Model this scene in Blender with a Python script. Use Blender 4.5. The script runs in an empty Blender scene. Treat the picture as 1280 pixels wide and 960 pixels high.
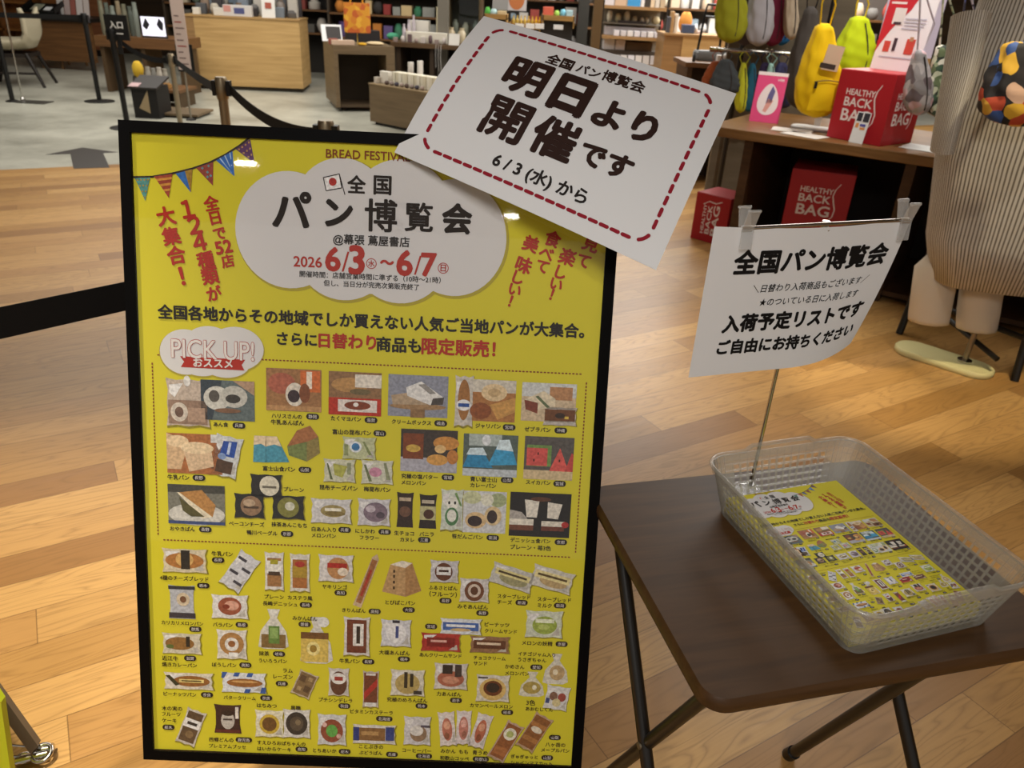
import bpy, math, random
from mathutils import Vector, Matrix
random.seed(11)
S = bpy.context.scene
COL = S.collection

# ------------------------------------------------------------------ camera
FPX, PITCH, ROLL, CAMH = 958.2, math.radians(27.2), math.radians(-3.13), 1.38
_f = Vector((0, math.cos(PITCH), -math.sin(PITCH)))
_r0 = Vector((1, 0, 0)); _d0 = _f.cross(_r0)
RX = math.cos(ROLL)*_r0 + math.sin(ROLL)*_d0
DN = -math.sin(ROLL)*_r0 + math.cos(ROLL)*_d0
CAM = Vector((0, 0, CAMH))
cd = bpy.data.cameras.new('camera'); cam = bpy.data.objects.new('camera', cd); COL.objects.link(cam)
cam.matrix_world = Matrix(((RX.x, -DN.x, -_f.x, 0), (RX.y, -DN.y, -_f.y, 0), (RX.z, -DN.z, -_f.z, CAMH), (0, 0, 0, 1)))
cd.sensor_width = 36; cd.lens = 36*FPX/1280; cd.clip_start = .02
cd.dof.use_dof = True; cd.dof.focus_distance = 1.12; cd.dof.aperture_fstop = 9.0
S.camera = cam

# ------------------------------------------------------------------ world, lamps, exposure
S.view_settings.view_transform = 'Standard'; S.view_settings.look = 'None'
S.view_settings.gamma = 1; S.view_settings.use_curve_mapping = False
S.view_settings.exposure = 0.12
W = bpy.data.worlds.new('shop_air'); S.world = W; W.use_nodes = True
W.node_tree.nodes['Background'].inputs[0].default_value = (1.0, .96, .9, 1)
W.node_tree.nodes['Background'].inputs[1].default_value = .3

def area(name, loc, size, energy, col=(1, .82, .6), rot=(0, 0, 0), sy=None):
    l = bpy.data.lights.new(name, 'AREA'); l.energy = energy; l.color = col; l.size = size
    if sy: l.shape = 'RECTANGLE'; l.size_y = sy
    o = bpy.data.objects.new(name, l); COL.objects.link(o); o.location = loc; o.rotation_euler = rot
    return o
def spot(name, loc, tgt, energy, ang=40, col=(1, .78, .5), blend=.5, rad=.05):
    l = bpy.data.lights.new(name, 'SPOT'); l.energy = energy; l.color = col
    l.spot_size = math.radians(ang); l.spot_blend = blend; l.shadow_soft_size = rad
    o = bpy.data.objects.new(name, l); COL.objects.link(o); o.location = loc
    o.rotation_euler = (Vector(tgt)-Vector(loc)).to_track_quat('-Z', 'Y').to_euler()
    return o
area('ceiling_panel_front', (-.3, -1.6, 2.95), 1.2, 78, (1, .97, .93))
area('ceiling_panel_rear', (-3.5, 8.5, 2.95), 5.0, 235, (1, .97, .90), sy=6)
area('ceiling_panel_display', (2.2, 4.4, 2.95), 1.8, 60, (1, .96, .88))
area('ceiling_panel_shelves', (2.5, 9.3, 2.95), 4.0, 430, (1, .97, .92))
spot('downlight_floor_a', (-1.35, .9, 2.9), (-1.3, 1.05, 0), 430, 54, (1, .9, .72), blend=.9)
spot('downlight_floor_b', (-2.3, 3.9, 2.9), (-2.3, 4.2, 0), 110, 60, (1, .9, .75), blend=.9)
spot('downlight_floor_c', (1.0, 2.9, 2.9), (1.0, 2.9, 0), 100, 34, (1, .86, .62), blend=.7)
spot('downlight_floor_d', (1.75, 2.2, 2.9), (1.74, 2.88, 0), 190, 26, (1, .86, .6), blend=.6)
spot('downlight_floor_e', (1.55, 1.5, 2.9), (1.52, 1.75, 0), 65, 22, (1, .86, .62), blend=.6)
spot('downlight_shirt', (1.2, 1.6, 2.9), (1.95, 3.0, .7), 42, 30, (1, .93, .82), blend=.8)
spot('downlight_bags', (1.4, 3.2, 2.9), (1.7, 4.6, 1.0), 120, 46, blend=.8, col=(1, .95, .86))
area('ceiling_bar_lamp_a', (-1.92, -3.15, 2.9), .15, 3, (1, .97, .92), sy=.05)
area('ceiling_bar_lamp_b', (.05, -3.95, 2.9), .10, 2, (1, .97, .92), sy=.06)
spot('downlight_poster_a', (-.55, -.52, 2.9), (-.3, 1.0, .7), 26, 44, (1, .97, .92), blend=.8, rad=.03)

# ------------------------------------------------------------------ pixel -> place in the shop
def ray(px, py):
    return (RX*((px-640)/FPX) + DN*((py-480)/FPX) + _f)
def atz(px, py, z):
    d = ray(px, py); return CAM + d*((z-CAMH)/d.z)
def atY(px, py, Y):
    d = ray(px, py); return CAM + d*(Y/d.y)
def plane_hit(px, py, o, n):
    d = ray(px, py); return CAM + d*((o-CAM).dot(n)/d.dot(n))

# ------------------------------------------------------------------ materials
def lin(h):
    h = h.lstrip('#'); o = []
    for i in (0, 2, 4):
        c = int(h[i:i+2], 16)/255
        o.append(c/12.92 if c <= .04045 else ((c+.055)/1.055)**2.4)
    return (*o, 1)
_M = {}
def mat(h, rough=.6, metal=0, spec=.4, emit=0):
    k = (h, rough, metal, spec, emit)
    if k in _M: return _M[k]
    m = bpy.data.materials.new('paint_'+h.strip('#')); m.use_nodes = True
    b = m.node_tree.nodes['Principled BSDF']
    b.inputs['Base Color'].default_value = lin(h); b.inputs['Roughness'].default_value = rough
    b.inputs['Metallic'].default_value = metal; b.inputs['Specular IOR Level'].default_value = spec
    if emit:
        b.inputs['Emission Color'].default_value = lin(h); b.inputs['Emission Strength'].default_value = emit
    _M[k] = m; return m
class NT:
    def __init__(s, name):
        s.m = bpy.data.materials.new(name); s.m.use_nodes = True; s.t = s.m.node_tree
        s.b = s.t.nodes['Principled BSDF']
    def n(s, typ, **kw):
        x = s.t.nodes.new(typ)
        for k, v in kw.items():
            if k.startswith('i_'):
                kk = k[2:]; x.inputs[int(kk) if kk.isdigit() else kk].default_value = v
            else: setattr(x, k, v)
        return x
    def l(s, a, b): s.t.links.new(a, b)
    def math(s, op, a, b=None, c=None):
        x = s.t.nodes.new('ShaderNodeMath'); x.operation = op
        for i, v in enumerate((a, b, c)):
            if v is None: continue
            if isinstance(v, (int, float)): x.inputs[i].default_value = v
            else: s.l(v, x.inputs[i])
        return x.outputs[0]
    def ramp(s, fac, stops, interp='LINEAR'):
        x = s.t.nodes.new('ShaderNodeValToRGB'); x.color_ramp.interpolation = interp
        e = x.color_ramp.elements
        while len(e) < len(stops): e.new(.5)
        for i, (p, c) in enumerate(stops): e[i].position = p; e[i].color = lin(c)
        s.l(fac, x.inputs[0]); return x.outputs[0]
def mixc(N, fac, a, b, mode='MIX'):
    x = N.t.nodes.new('ShaderNodeMix'); x.data_type = 'RGBA'; x.blend_type = mode
    if isinstance(fac, (int, float)): x.inputs[0].default_value = fac
    else: N.l(fac, x.inputs[0])
    for i, v in ((6, a), (7, b)):
        if isinstance(v, str): x.inputs[i].default_value = lin(v)
        else: N.l(v, x.inputs[i])
    return x.outputs[2]

def wood_floor():
    N = NT('oak_plank_floor')
    co = N.n('ShaderNodeTexCoord'); sp = N.n('ShaderNodeSeparateXYZ'); N.l(co.outputs['Object'], sp.inputs[0])
    x, y = sp.outputs[0], sp.outputs[1]
    U = N.math('ADD', N.math('MULTIPLY', x, .8526), N.math('MULTIPLY', y, .5225))
    V = N.math('ADD', N.math('MULTIPLY', x, -.5225), N.math('MULTIPLY', y, .8526))
    pw, L = .1225, 1.15
    vr = N.math('DIVIDE', N.math('ADD', V, 20*pw-1.501+.0), pw); row = N.math('FLOOR', vr)
    wn = N.n('ShaderNodeTexWhiteNoise', noise_dimensions='1D'); N.l(row, wn.inputs['W'])
    ur = N.math('ADD', N.math('DIVIDE', U, L), N.math('MULTIPLY', wn.outputs['Value'], 7.0)); cell = N.math('FLOOR', ur)
    wn2 = N.n('ShaderNodeTexWhiteNoise', noise_dimensions='2D'); cb = N.n('ShaderNodeCombineXYZ')
    N.l(row, cb.inputs[0]); N.l(cell, cb.inputs[1]); N.l(cb.outputs[0], wn2.inputs['Vector'])
    rnd = wn2.outputs['Value']
    # grain coordinates, shifted per plank
    g = N.n('ShaderNodeCombineXYZ'); N.l(N.math('ADD', N.math('MULTIPLY', U, 1.0), N.math('MULTIPLY', rnd, 37.0)), g.inputs[0])
    N.l(N.math('ADD', N.math('MULTIPLY', V, 9.0), N.math('MULTIPLY', rnd, 11.0)), g.inputs[1])
    no = N.n('ShaderNodeTexNoise', i_Scale=1.6, i_Detail=2.0, i_Distortion=.6); N.l(g.outputs[0], no.inputs['Vector'])
    rings = N.math('FRACT', N.math('MULTIPLY', no.outputs['Fac'], 13.0))
    rings = N.math('ABSOLUTE', N.math('SUBTRACT', N.math('MULTIPLY', rings, 2.0), 1.0))
    g2 = N.n('ShaderNodeCombineXYZ'); N.l(N.math('MULTIPLY', U, 4.0), g2.inputs[0]); N.l(N.math('MULTIPLY', V, 150.0), g2.inputs[1])
    fine = N.n('ShaderNodeTexNoise', i_Scale=1.0, i_Detail=3.0); N.l(g2.outputs[0], fine.inputs['Vector'])
    base = N.ramp(rnd, [(0, '#956a39'), (.3, '#b98c52'), (.65, '#d0a465'), (1, '#ac8045')])
    c = mixc(N, N.math('MULTIPLY', N.math('POWER', rings, 3.0), .42), base, '#77542a')
    c = mixc(N, N.math('MULTIPLY', fine.outputs['Fac'], .36), c, '#876136')
    fv = N.math('FRACT', vr); fu = N.math('FRACT', ur)
    dv = N.math('MINIMUM', fv, N.math('SUBTRACT', 1.0, fv)); du = N.math('MULTIPLY', N.math('MINIMUM', fu, N.math('SUBTRACT', 1.0, fu)), L/pw)
    gap = N.math('LESS_THAN', N.math('MINIMUM', dv, du), .010)
    c = mixc(N, N.math('MULTIPLY', gap, .55), c, '#4a2d12')
    N.l(c, N.b.inputs['Base Color'])
    N.l(N.math('ADD', .26, N.math('MULTIPLY', fine.outputs['Fac'], .2)), N.b.inputs['Roughness'])
    N.b.inputs['Specular IOR Level'].default_value = .35
    return N.m
def stone_floor():
    N = NT('grey_stone_floor'); co = N.n('ShaderNodeTexCoord')
    no = N.n('ShaderNodeTexNoise', i_Scale=1.1, i_Detail=5.0, i_Roughness=.62); N.l(co.outputs['Object'], no.inputs['Vector'])
    c = N.ramp(no.outputs['Fac'], [(.3, '#807e72'), (.48, '#a3a194'), (.6, '#b5b3a5'), (.75, '#97958a')])
    N.l(c, N.b.inputs['Base Color']); N.b.inputs['Roughness'].default_value = .33
    return N.m
def wood(name, a, b, scale=(2, 30, 30), rough=.45, spec=.4):
    N = NT(name); co = N.n('ShaderNodeTexCoord'); mp = N.n('ShaderNodeMapping'); mp.inputs['Scale'].default_value = scale
    N.l(co.outputs['Object'], mp.inputs[0])
    no = N.n('ShaderNodeTexNoise', i_Scale=1.0, i_Detail=4.0, i_Distortion=.8); N.l(mp.outputs[0], no.inputs['Vector'])
    N.l(N.ramp(no.outputs['Fac'], [(.3, a), (.7, b)]), N.b.inputs['Base Color'])
    N.b.inputs['Roughness'].default_value = rough; N.b.inputs['Specular IOR Level'].default_value = spec
    return N.m
def floral(name, cols, scale=26):
    N = NT(name); co = N.n('ShaderNodeTexCoord')
    no = N.n('ShaderNodeTexNoise', i_Scale=scale*.5, i_Detail=1.0); N.l(co.outputs['Object'], no.inputs['Vector'])
    v = N.n('ShaderNodeTexVoronoi', i_Scale=scale); 
    mx = N.n('ShaderNodeVectorMath', operation='ADD'); sc = N.n('ShaderNodeVectorMath', operation='SCALE'); sc.inputs[3].default_value = .06
    N.l(no.outputs['Color'], sc.inputs[0]); N.l(co.outputs['Object'], mx.inputs[0]); N.l(sc.outputs[0], mx.inputs[1]); N.l(mx.outputs[0], v.inputs['Vector'])
    sp = N.n('ShaderNodeSeparateColor'); N.l(v.outputs['Color'], sp.inputs[0])
    n = len(cols); c = N.ramp(sp.outputs[0], [(i/n, k) for i, k in enumerate(cols)], 'CONSTANT')
    c = mixc(N, N.math('GREATER_THAN', v.outputs['Distance'], .72), c, cols[0])
    N.l(c, N.b.inputs['Base Color']); N.b.inputs['Roughness'].default_value = .7
    return N.m
def striped(name, a, b, freq):
    N = NT(name); uv = N.n('ShaderNodeUVMap'); sp = N.n('ShaderNodeSeparateXYZ'); N.l(uv.outputs[0], sp.inputs[0])
    s = N.math('FRACT', N.math('MULTIPLY', sp.outputs[0], freq))
    c = mixc(N, N.math('GREATER_THAN', s, .62), a, b)
    N.l(c, N.b.inputs['Base Color']); N.b.inputs['Roughness'].default_value = .85
    return N.m
def clear(name, glossy=.06, tint=(1, 1, 1, 1), rough=.02, body=0, bodycol='#c9c9c2'):
    m = bpy.data.materials.new(name); m.use_nodes = True; t = m.node_tree; t.nodes.clear()
    out = t.nodes.new('ShaderNodeOutputMaterial'); tr = t.nodes.new('ShaderNodeBsdfTransparent'); tr.inputs[0].default_value = tint
    gl = t.nodes.new('ShaderNodeBsdfGlossy'); gl.inputs['Roughness'].default_value = rough
    lw = t.nodes.new('ShaderNodeLayerWeight'); lw.inputs[0].default_value = .5
    pw = t.nodes.new('ShaderNodeMath'); pw.operation = 'POWER'; pw.inputs[1].default_value = 5; t.links.new(lw.outputs['Facing'], pw.inputs[0])
    fr = t.nodes.new('ShaderNodeMath'); fr.operation = 'MULTIPLY_ADD'; fr.inputs[1].default_value = .6; fr.inputs[2].default_value = glossy; t.links.new(pw.outputs[0], fr.inputs[0])
    mx = t.nodes.new('ShaderNodeMixShader'); t.links.new(fr.outputs[0], mx.inputs[0]); t.links.new(gl.outputs[0], mx.inputs[2])
    if body:
        df = t.nodes.new('ShaderNodeBsdfDiffuse'); df.inputs[0].default_value = lin(bodycol)
        tl = t.nodes.new('ShaderNodeBsdfTranslucent'); tl.inputs[0].default_value = lin(bodycol)
        dm = t.nodes.new('ShaderNodeMixShader'); dm.inputs[0].default_value = .45
        t.links.new(df.outputs[0], dm.inputs[1]); t.links.new(tl.outputs[0], dm.inputs[2])
        m2 = t.nodes.new('ShaderNodeMixShader'); m2.inputs[0].default_value = body
        t.links.new(tr.outputs[0], m2.inputs[1]); t.links.new(dm.outputs[0], m2.inputs[2])
        t.links.new(m2.outputs[0], mx.inputs[1])
    else: t.links.new(tr.outputs[0], mx.inputs[1])
    t.links.new(mx.outputs[0], out.inputs[0])
    return m
BLACK = mat('#0c0b0a', .4); BLACKMET = mat('#17130f', .35, 0, .5); CHROME = mat('#c9c6c0', .18, 1); STEEL = mat('#9a8c74', .35, .8)
WHITE = mat('#dedede', .7); PAPER = mat('#d8d8d8', .75, 0, .2)
DARKWOOD = wood('dark_walnut_veneer', '#3d2814', '#4d341c', (6, 60, 60), .45, .25)
BROWNWOOD = wood('brown_veneer', '#5d3f24', '#734f2e', (2, 30, 30), .4)
OAK = wood('light_oak_veneer', '#b08d58', '#c7a36b', (1.5, 1.5, 22), .5)
MIDWOOD = wood('mid_oak_veneer', '#8a6a42', '#a07c50', (2, 2, 25), .5)
TAUPE = wood('taupe_veneer', '#5f4e37', '#6f5c43', (2, 2, 25), .5)

# ------------------------------------------------------------------ mesh builder
class MB:
    def __init__(s): s.v = []; s.f = []; s.mi = []; s.uv = None
    def add(s, vs, fs, mi=0):
        b = len(s.v); s.v += [tuple(v) for v in vs]; s.f += [tuple(i+b for i in f) for f in fs]; s.mi += [mi]*len(fs); return s
    def box(s, c, d, mi=0, R=None):
        hx, hy, hz = d[0]/2, d[1]/2, d[2]/2; c = Vector(c); vs = []
        for sx, sy, sz in ((-1,-1,-1),(1,-1,-1),(1,1,-1),(-1,1,-1),(-1,-1,1),(1,-1,1),(1,1,1),(-1,1,1)):
            p = Vector((sx*hx, sy*hy, sz*hz)); vs.append(c + (R @ p if R else p))
        return s.add(vs, [(0,3,2,1),(4,5,6,7),(0,1,5,4),(1,2,6,5),(2,3,7,6),(3,0,4,7)], mi)
    def b2(s, x0, y0, z0, x1, y1, z1, mi=0): return s.box(((x0+x1)/2, (y0+y1)/2, (z0+z1)/2), (abs(x1-x0), abs(y1-y0), abs(z1-z0)), mi)
    def tube(s, pts, r, n=10, mi=0, closed=False, flat=None):
        P = [Vector(p) for p in pts]; k = len(P); rings = []; up = None
        for i, p in enumerate(P):
            a = P[i-1] if (i > 0 or closed) else p; b = P[(i+1) % k] if (i < k-1 or closed) else p
            t = (b-a).normalized()
            if up is None: up = Vector((0, 0, 1)) if abs(t.z) < .9 else Vector((1, 0, 0))
            sd = t.cross(up).normalized(); up = sd.cross(t).normalized()
            rr = r[i] if isinstance(r, (list, tuple)) else r; fl = flat or 1
            rings.append([p + sd*(math.cos(2*math.pi*j/n)*rr) + up*(math.sin(2*math.pi*j/n)*rr*fl) for j in range(n)])
        vs = [q for R_ in rings for q in R_]; fs = []
        m = k if closed else k-1
        for i in range(m):
            for j in range(n):
                a, b = i*n, ((i+1) % k)*n; fs.append((a+j, a+(j+1) % n, b+(j+1) % n, b+j))
        if not closed: fs += [tuple(range(n-1, -1, -1)), tuple((k-1)*n+j for j in range(n))]
        return s.add(vs, fs, mi)
    def lathe(s, prof, c=(0, 0, 0), n=24, mi=0, ax=None):
        c = Vector(c); vs = []; fs = []
        for (r, z) in prof:
            for j in range(n):
                a = 2*math.pi*j/n; p = Vector((r*math.cos(a), r*math.sin(a), z)); vs.append(c + (ax @ p if ax else p))
        k = len(prof)
        for i in range(k-1):
            for j in range(n): fs.append((i*n+j, i*n+(j+1) % n, (i+1)*n+(j+1) % n, (i+1)*n+j))
        fs += [tuple(range(n-1, -1, -1)), tuple((k-1)*n+j for j in range(n))]
        return s.add(vs, fs, mi)
    def loft(s, secs, mi=0, cap=True):
        n = len(secs[0]); vs = [p for q in secs for p in q]; fs = []
        for i in range(len(secs)-1):
            for j in range(n): fs.append((i*n+j, i*n+(j+1) % n, (i+1)*n+(j+1) % n, (i+1)*n+j))
        if cap: fs += [tuple(range(n-1, -1, -1)), tuple((len(secs)-1)*n+j for j in range(n))]
        return s.add(vs, fs, mi)
    def grid(s, fn, nu, nv, mi=0):
        vs = [fn(i/nu, j/nv) for j in range(nv+1) for i in range(nu+1)]
        fs = [(j*(nu+1)+i, j*(nu+1)+i+1, (j+1)*(nu+1)+i+1, (j+1)*(nu+1)+i) for j in range(nv) for i in range(nu)]
        return s.add(vs, fs, mi)
    def prism(s, poly, z0, z1, mi=0, M=None):
        n = len(poly); vs = [Vector((x, y, z0)) for x, y in poly] + [Vector((x, y, z1)) for x, y in poly]
        if M: vs = [M @ v for v in vs]
        return s.add(vs, [tuple(range(n-1, -1, -1)), tuple(range(n, 2*n))] + [(i, (i+1) % n, n+(i+1) % n, n+i) for i in range(n)], mi)
    def poly(s, pts, z=0, mi=0): return s.add([(x, y, z) for x, y in pts], [tuple(range(len(pts)))], mi)
    def ell(s, cx, cy, rx, ry, z=0, mi=0, n=28, rot=0):
        c, sn = math.cos(rot), math.sin(rot); P = []
        for i in range(n):
            a = 2*math.pi*i/n; x, y = rx*math.cos(a), ry*math.sin(a); P.append((cx+x*c-y*sn, cy+x*sn+y*c))
        return s.poly(P, z, mi)
    def build(s, name, mats, parent=None, smooth=None, bevel=0, seg=2, mw=None):
        me = bpy.data.meshes.new(name); me.from_pydata(s.v, [], s.f)
        for m in (mats if isinstance(mats, (list, tuple)) else [mats]): me.materials.append(m)
        me.polygons.foreach_set('material_index', s.mi)
        if smooth:
            me.polygons.foreach_set('use_smooth', [True]*len(me.polygons)); me.set_sharp_from_angle(angle=math.radians(smooth))
        me.update()
        o = bpy.data.objects.new(name, me); COL.objects.link(o)
        if parent: o.parent = parent
        if mw is not None: o.matrix_local = mw
        if bevel:
            b = o.modifiers.new('bevel', 'BEVEL'); b.width = bevel; b.segments = seg; b.limit_method = 'ANGLE'
        return o
def tag(o, label, cat, group=None, kind=None):
    o['label'] = label
    if cat: o['category'] = cat
    if group: o['group'] = group
    if kind: o['kind'] = kind
    return o
def thing(name, label, cat, loc=(0, 0, 0), rz=0, group=None, M=None):
    o = bpy.data.objects.new(name, None); COL.objects.link(o); o.empty_display_size = .1
    if M is not None: o.matrix_world = M
    else: o.location = loc; o.rotation_euler = (0, 0, rz)
    return tag(o, label, cat, group)
def struct(name, mb, m):
    o = mb.build(name, m); o['kind'] = 'structure'; return o
def rrect(w, h, r, n=6):
    P = []
    for cx, cy, a0 in ((w/2-r, h/2-r, 0), (-w/2+r, h/2-r, 90), (-w/2+r, -h/2+r, 180), (w/2-r, -h/2+r, 270)):
        for i in range(n+1):
            a = math.radians(a0+90*i/n); P.append((cx+r*math.cos(a), cy+r*math.sin(a)))
    return P
# lettering: glyph outlines of the built-in font, thickened by overlaying shifted copies
_T = {}
def glyphs(body):
    if body in _T: return _T[body]
    c = bpy.data.curves.new('t', 'FONT'); c.body = body; c.size = 1; c.fill_mode = 'FRONT'; c.dimensions = '2D'; c.resolution_u = 3
    o = bpy.data.objects.new('t', c); COL.objects.link(o)
    me = bpy.data.meshes.new_from_object(o.evaluated_get(bpy.context.evaluated_depsgraph_get()))
    v = [(p.co.x, p.co.y) for p in me.vertices]; f = [tuple(p.vertices) for p in me.polygons]
    bpy.data.objects.remove(o); bpy.data.curves.remove(c); bpy.data.meshes.remove(me)
    if not v: v = [(0, 0)]
    xs = [p[0] for p in v]; ys = [p[1] for p in v]
    _T[body] = (v, f, min(xs), max(xs), min(ys), max(ys)); return _T[body]
def put_text(mb, body, c, w, ang=0, h=None, bold=0, mi=0, z=0, fn=None, shear=0, n=6):
    """lettering of width w centred on c; bold is the stroke gain in em"""
    v, f, x0, x1, y0, y1 = glyphs(body)
    s = w/max(x1-x0, 1e-6); sy = s if h is None else h/max(y1-y0, 1e-6)
    ca, sa = math.cos(ang), math.sin(ang); mx, my = (x0+x1)/2, (y0+y1)/2
    offs = [(0, 0)] + ([(math.cos(2*math.pi*k/n)*bold, math.sin(2*math.pi*k/n)*bold) for k in range(n)] if bold else [])
    for q, (ox, oy) in enumerate(offs):
        P = []
        for (x, y) in v:
            X = (x-mx+ox)*s + (y-my)*sy*shear; Y = (y-my+oy)*sy
            p = (c[0]+X*ca-Y*sa, c[1]+X*sa+Y*ca, z+q*4e-6)
            P.append(fn(*p) if fn else p)
        mb.add(P, f, mi)

# ------------------------------------------------------------------ the setting
b = MB()
e0, e1 = Vector((-12, 1.0)), Vector((9, 13.2))           # edge between the oak and the stone floor
b.add([(-12, -5, 0), (9, -5, 0), (9, 13.17, 0), (-12, 1.03, 0)], [(0, 1, 2, 3)]); struct('floor', b, wood_floor())
b = MB(); b.add([(-12, 1.03, 0), (9, 13.17, 0), (9, 15.2, 0), (-12, 15.2, 0)], [(0, 1, 2, 3)]); o = struct('floor_rear', b, stone_floor())
b = MB(); b.b2(-12, 15, 0, 9, 15.2, 3.1); struct('wall_rear', b, wood('dark_wall_panelling', '#33261a', '#463422', (1, 1, 9)))
b = MB(); b.b2(-12, -5, 3.05, 9, 15.2, 3.15); struct('ceiling', b, mat('#8d8478', .8))
b = MB(); b.b2(-12.2, -5, 0, -12, 15.2, 3.1); struct('wall_left', b, mat('#6b5a45', .8))
b = MB(); b.b2(9, -5, 0, 9.2, 15.2, 3.1); struct('wall_right', b, mat('#6b5a45', .8))

# ------------------------------------------------------------------ the framed poster
PX, PY_, PN = Vector((1, .014, .003)), Vector((-.007, .297, .955)), Vector((.012, -.955, .297))
PO = Vector((-.220, .869, .178))
PM = Matrix(((PX.x, PY_.x, PN.x, PO.x), (PX.y, PY_.y, PN.y, PO.y), (PX.z, PY_.z, PN.z, PO.z), (0, 0, 0, 1)))
PMI = PM.inverted()
def L2(px, py):
    q = PMI @ plane_hit(px, py, PO, PN); return (q.x, q.y)
PPX = .00128                                              # one photo pixel on the poster, metres (middle)

YEL, CLOUDW, INK, RED, REDB = mat('#cdc22b', .6, 0, .2), mat('#cfcdcc', .6, 0, .2), mat('#1f1712', .6, 0, .2), mat('#a82a1c', .6, 0, .2), mat('#7d3a1c', .6, 0, .2)
T_BLACK = [  # words and the pixels of their left and right ends
 ('全', 435,230,457,231,.03), ('国', 468,231.5,489,232,.03), ('パ', 342,262,388,262,.036), ('ン', 408,266,440,267,.045), ('博', 457,269,496,270,.022), ('覧', 507,271,541,272,.024), ('会', 554,273,589,274,.045),
 ('@幕張 蔦屋書店', 417,299,512,304,.022), ('開催時間：店舗営業時間に準ずる（10時～21時）', 375,341.5,551,351,.014), ('但し、当日分が完売次第販売終了', 405,352.5,524,360,.014),
 ('全国各地からその地域でしか買えない人気ご当地パンが大集合。', 198,387,730,416,.034), ('さらに', 347,422,396,425.6,.034), ('商品も', 471,429.5,526,432.5,.034)]
CAP = '''あん食,267.5,530,285.6,530.5;ハリスさんの,340,520,377.6,520;牛乳あんぱん,339,527.8,380,528;たくマヨパン,414,523,451.4,523.5;富山の昆布パン,416,540,464,540.5;クリームボックス,490,526.7,539,528.5;ジャリパン,594.5,532,626,533;ゼブラパン,655.8,536,688,537
牛乳パン,210,596,237,596.5;富士山食パン,329,585.6,369,586;昆布チーズパン,400,609,447,610;梅昆布パン,455,611,488,612;究極の塩バター,502,595,547.4,596;メロンパン,502,602.7,532.7,603.5;青い富士山,588,598.6,621,599.5;カレーパン,588,606,620,607;スイカパン,657.6,602.7,688,603
おやきぱん,213,660,244,661;プレーン,355,611,380,612;ベーコンチーズ,286.7,654,330.6,655;抹茶あんこもち,339.7,655,383.7,656.5;鴨川ベーグル,309,665,347,666.5;白あん入り,390,661,420,661.7;メロンパン,390,668.7,420,669.5;にしかわ,444.6,663,468.6,664;フラワー,450,671.5,474,672.5;生チョコ,493,665.8,517.5,666.5;カヌレ,500.4,674,518,674.5;バニラ,524.7,667,542.4,667.5;笹だんごパン,565,670,603.5,671;デニッシュ食パン,638,674.7,688,676;プレーン・苺3色,638,683.7,688.7,684.6
4種のチーズブレッド,200.4,722,261,723;牛乳パン,265,691.7,291.4,692;プレーン,331,745,355,746;カステラ風,360,746.6,390.6,747.5;長崎デニッシュ,329,753.5,371.7,755;ヤキリンゴ,403,732.5,434,733.5;きりんぱん,428,762,457,763;とびばこパン,482,752,519,754;ふるさとぱん,536,734,571.7,735;（フルーツ）,537,742,571,743;みそあんぱん,572,757.5,610,758.6;スターブレッド,622,744.8,663,746;チーズ,622,752,640,752.5;スターブレッド,672,748.5,713.8,749.8;ミルク,672,756,689.6,757
カリカリメロンパン,202.5,777.7,254.4,779;バラパン,266.6,780,291,781;抹茶,324,816,336.7,816.5;ういろうパン,324,825,359,826;みかんぱん,366,772,396.7,773;牛乳パン,424.5,825,450,826.6;大福あんぱん,474,815,512.5,816;ピーナッツ,606,780,636.5,781;クリームサンド,606,788,646,789.5;あんクリームサンド,524.8,818,577,819.5;チョコクリーム,592,821.5,632,823;サンド,592,828.8,608.8,829;メロンの妖精,652.5,803,690.5,804.5;イチゴジャム入り,647.6,817,694,818;うさぎちゃん,647.6,824,682.6,825;かめさん,631.5,832.6,655.4,833.4;メロンパン,631.5,841,661,841.6;3色,658,877.5,669,878;あおむしくん,657,885.7,691,886.5
近江牛,203,822,223,822.5;焼きカレーパン,203,830,246.5,831;ぼうしパン,265.5,830,295.8,831;ピーナッツパン,205,866.7,245.6,867.7;バタークリーム,280,871,320,872.5;ラム,354,837.5,366,838;レーズン,342,845,366,845.5;プチシンデレラ,398.8,874,440.5,875;ビタミンカステーラ,438,887.5,491,891.5;究極のめろんぱん,484,874,534.4,875;力あんぱん,546,866.7,576.7,867.6;カマンベールメロン,587.5,881,641,883
木の実の,202.7,884.8,228,885;フルーツ,203,892,226,892.5;ケーキ,203,899.7,221,900;西郷どんの,261.7,923.6,292,924.5;プレミアムブッセ,261.7,931.7,307.5,933;はちみつ,321.5,881,346,882;黒糖,363.8,884,376,884.5;すえひろおばちゃんの,322,928,382,929;はいからケーキ,322,935,364,936.6;とちあいか,391.5,937,420.7,938.5;ことぶきの,449,932,479,933.5;ぶどうぱん,449,939.7,478,941;コーヒーバー,503,937,539,938;みかん,551,938,569.4,938.7;もも,573.8,939,585,939.4;青うめ,590.7,940,609.4,940.6;和歌山コッペ,550,946.6,586,948;八ヶ岳の,681.7,930,706.5,931;メープルパン,676.5,936.7,711.5,938;ぎゅぎゅっと,638.8,944.9,672,946;シャインマスカット,638.5,953,690,954'''
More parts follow.
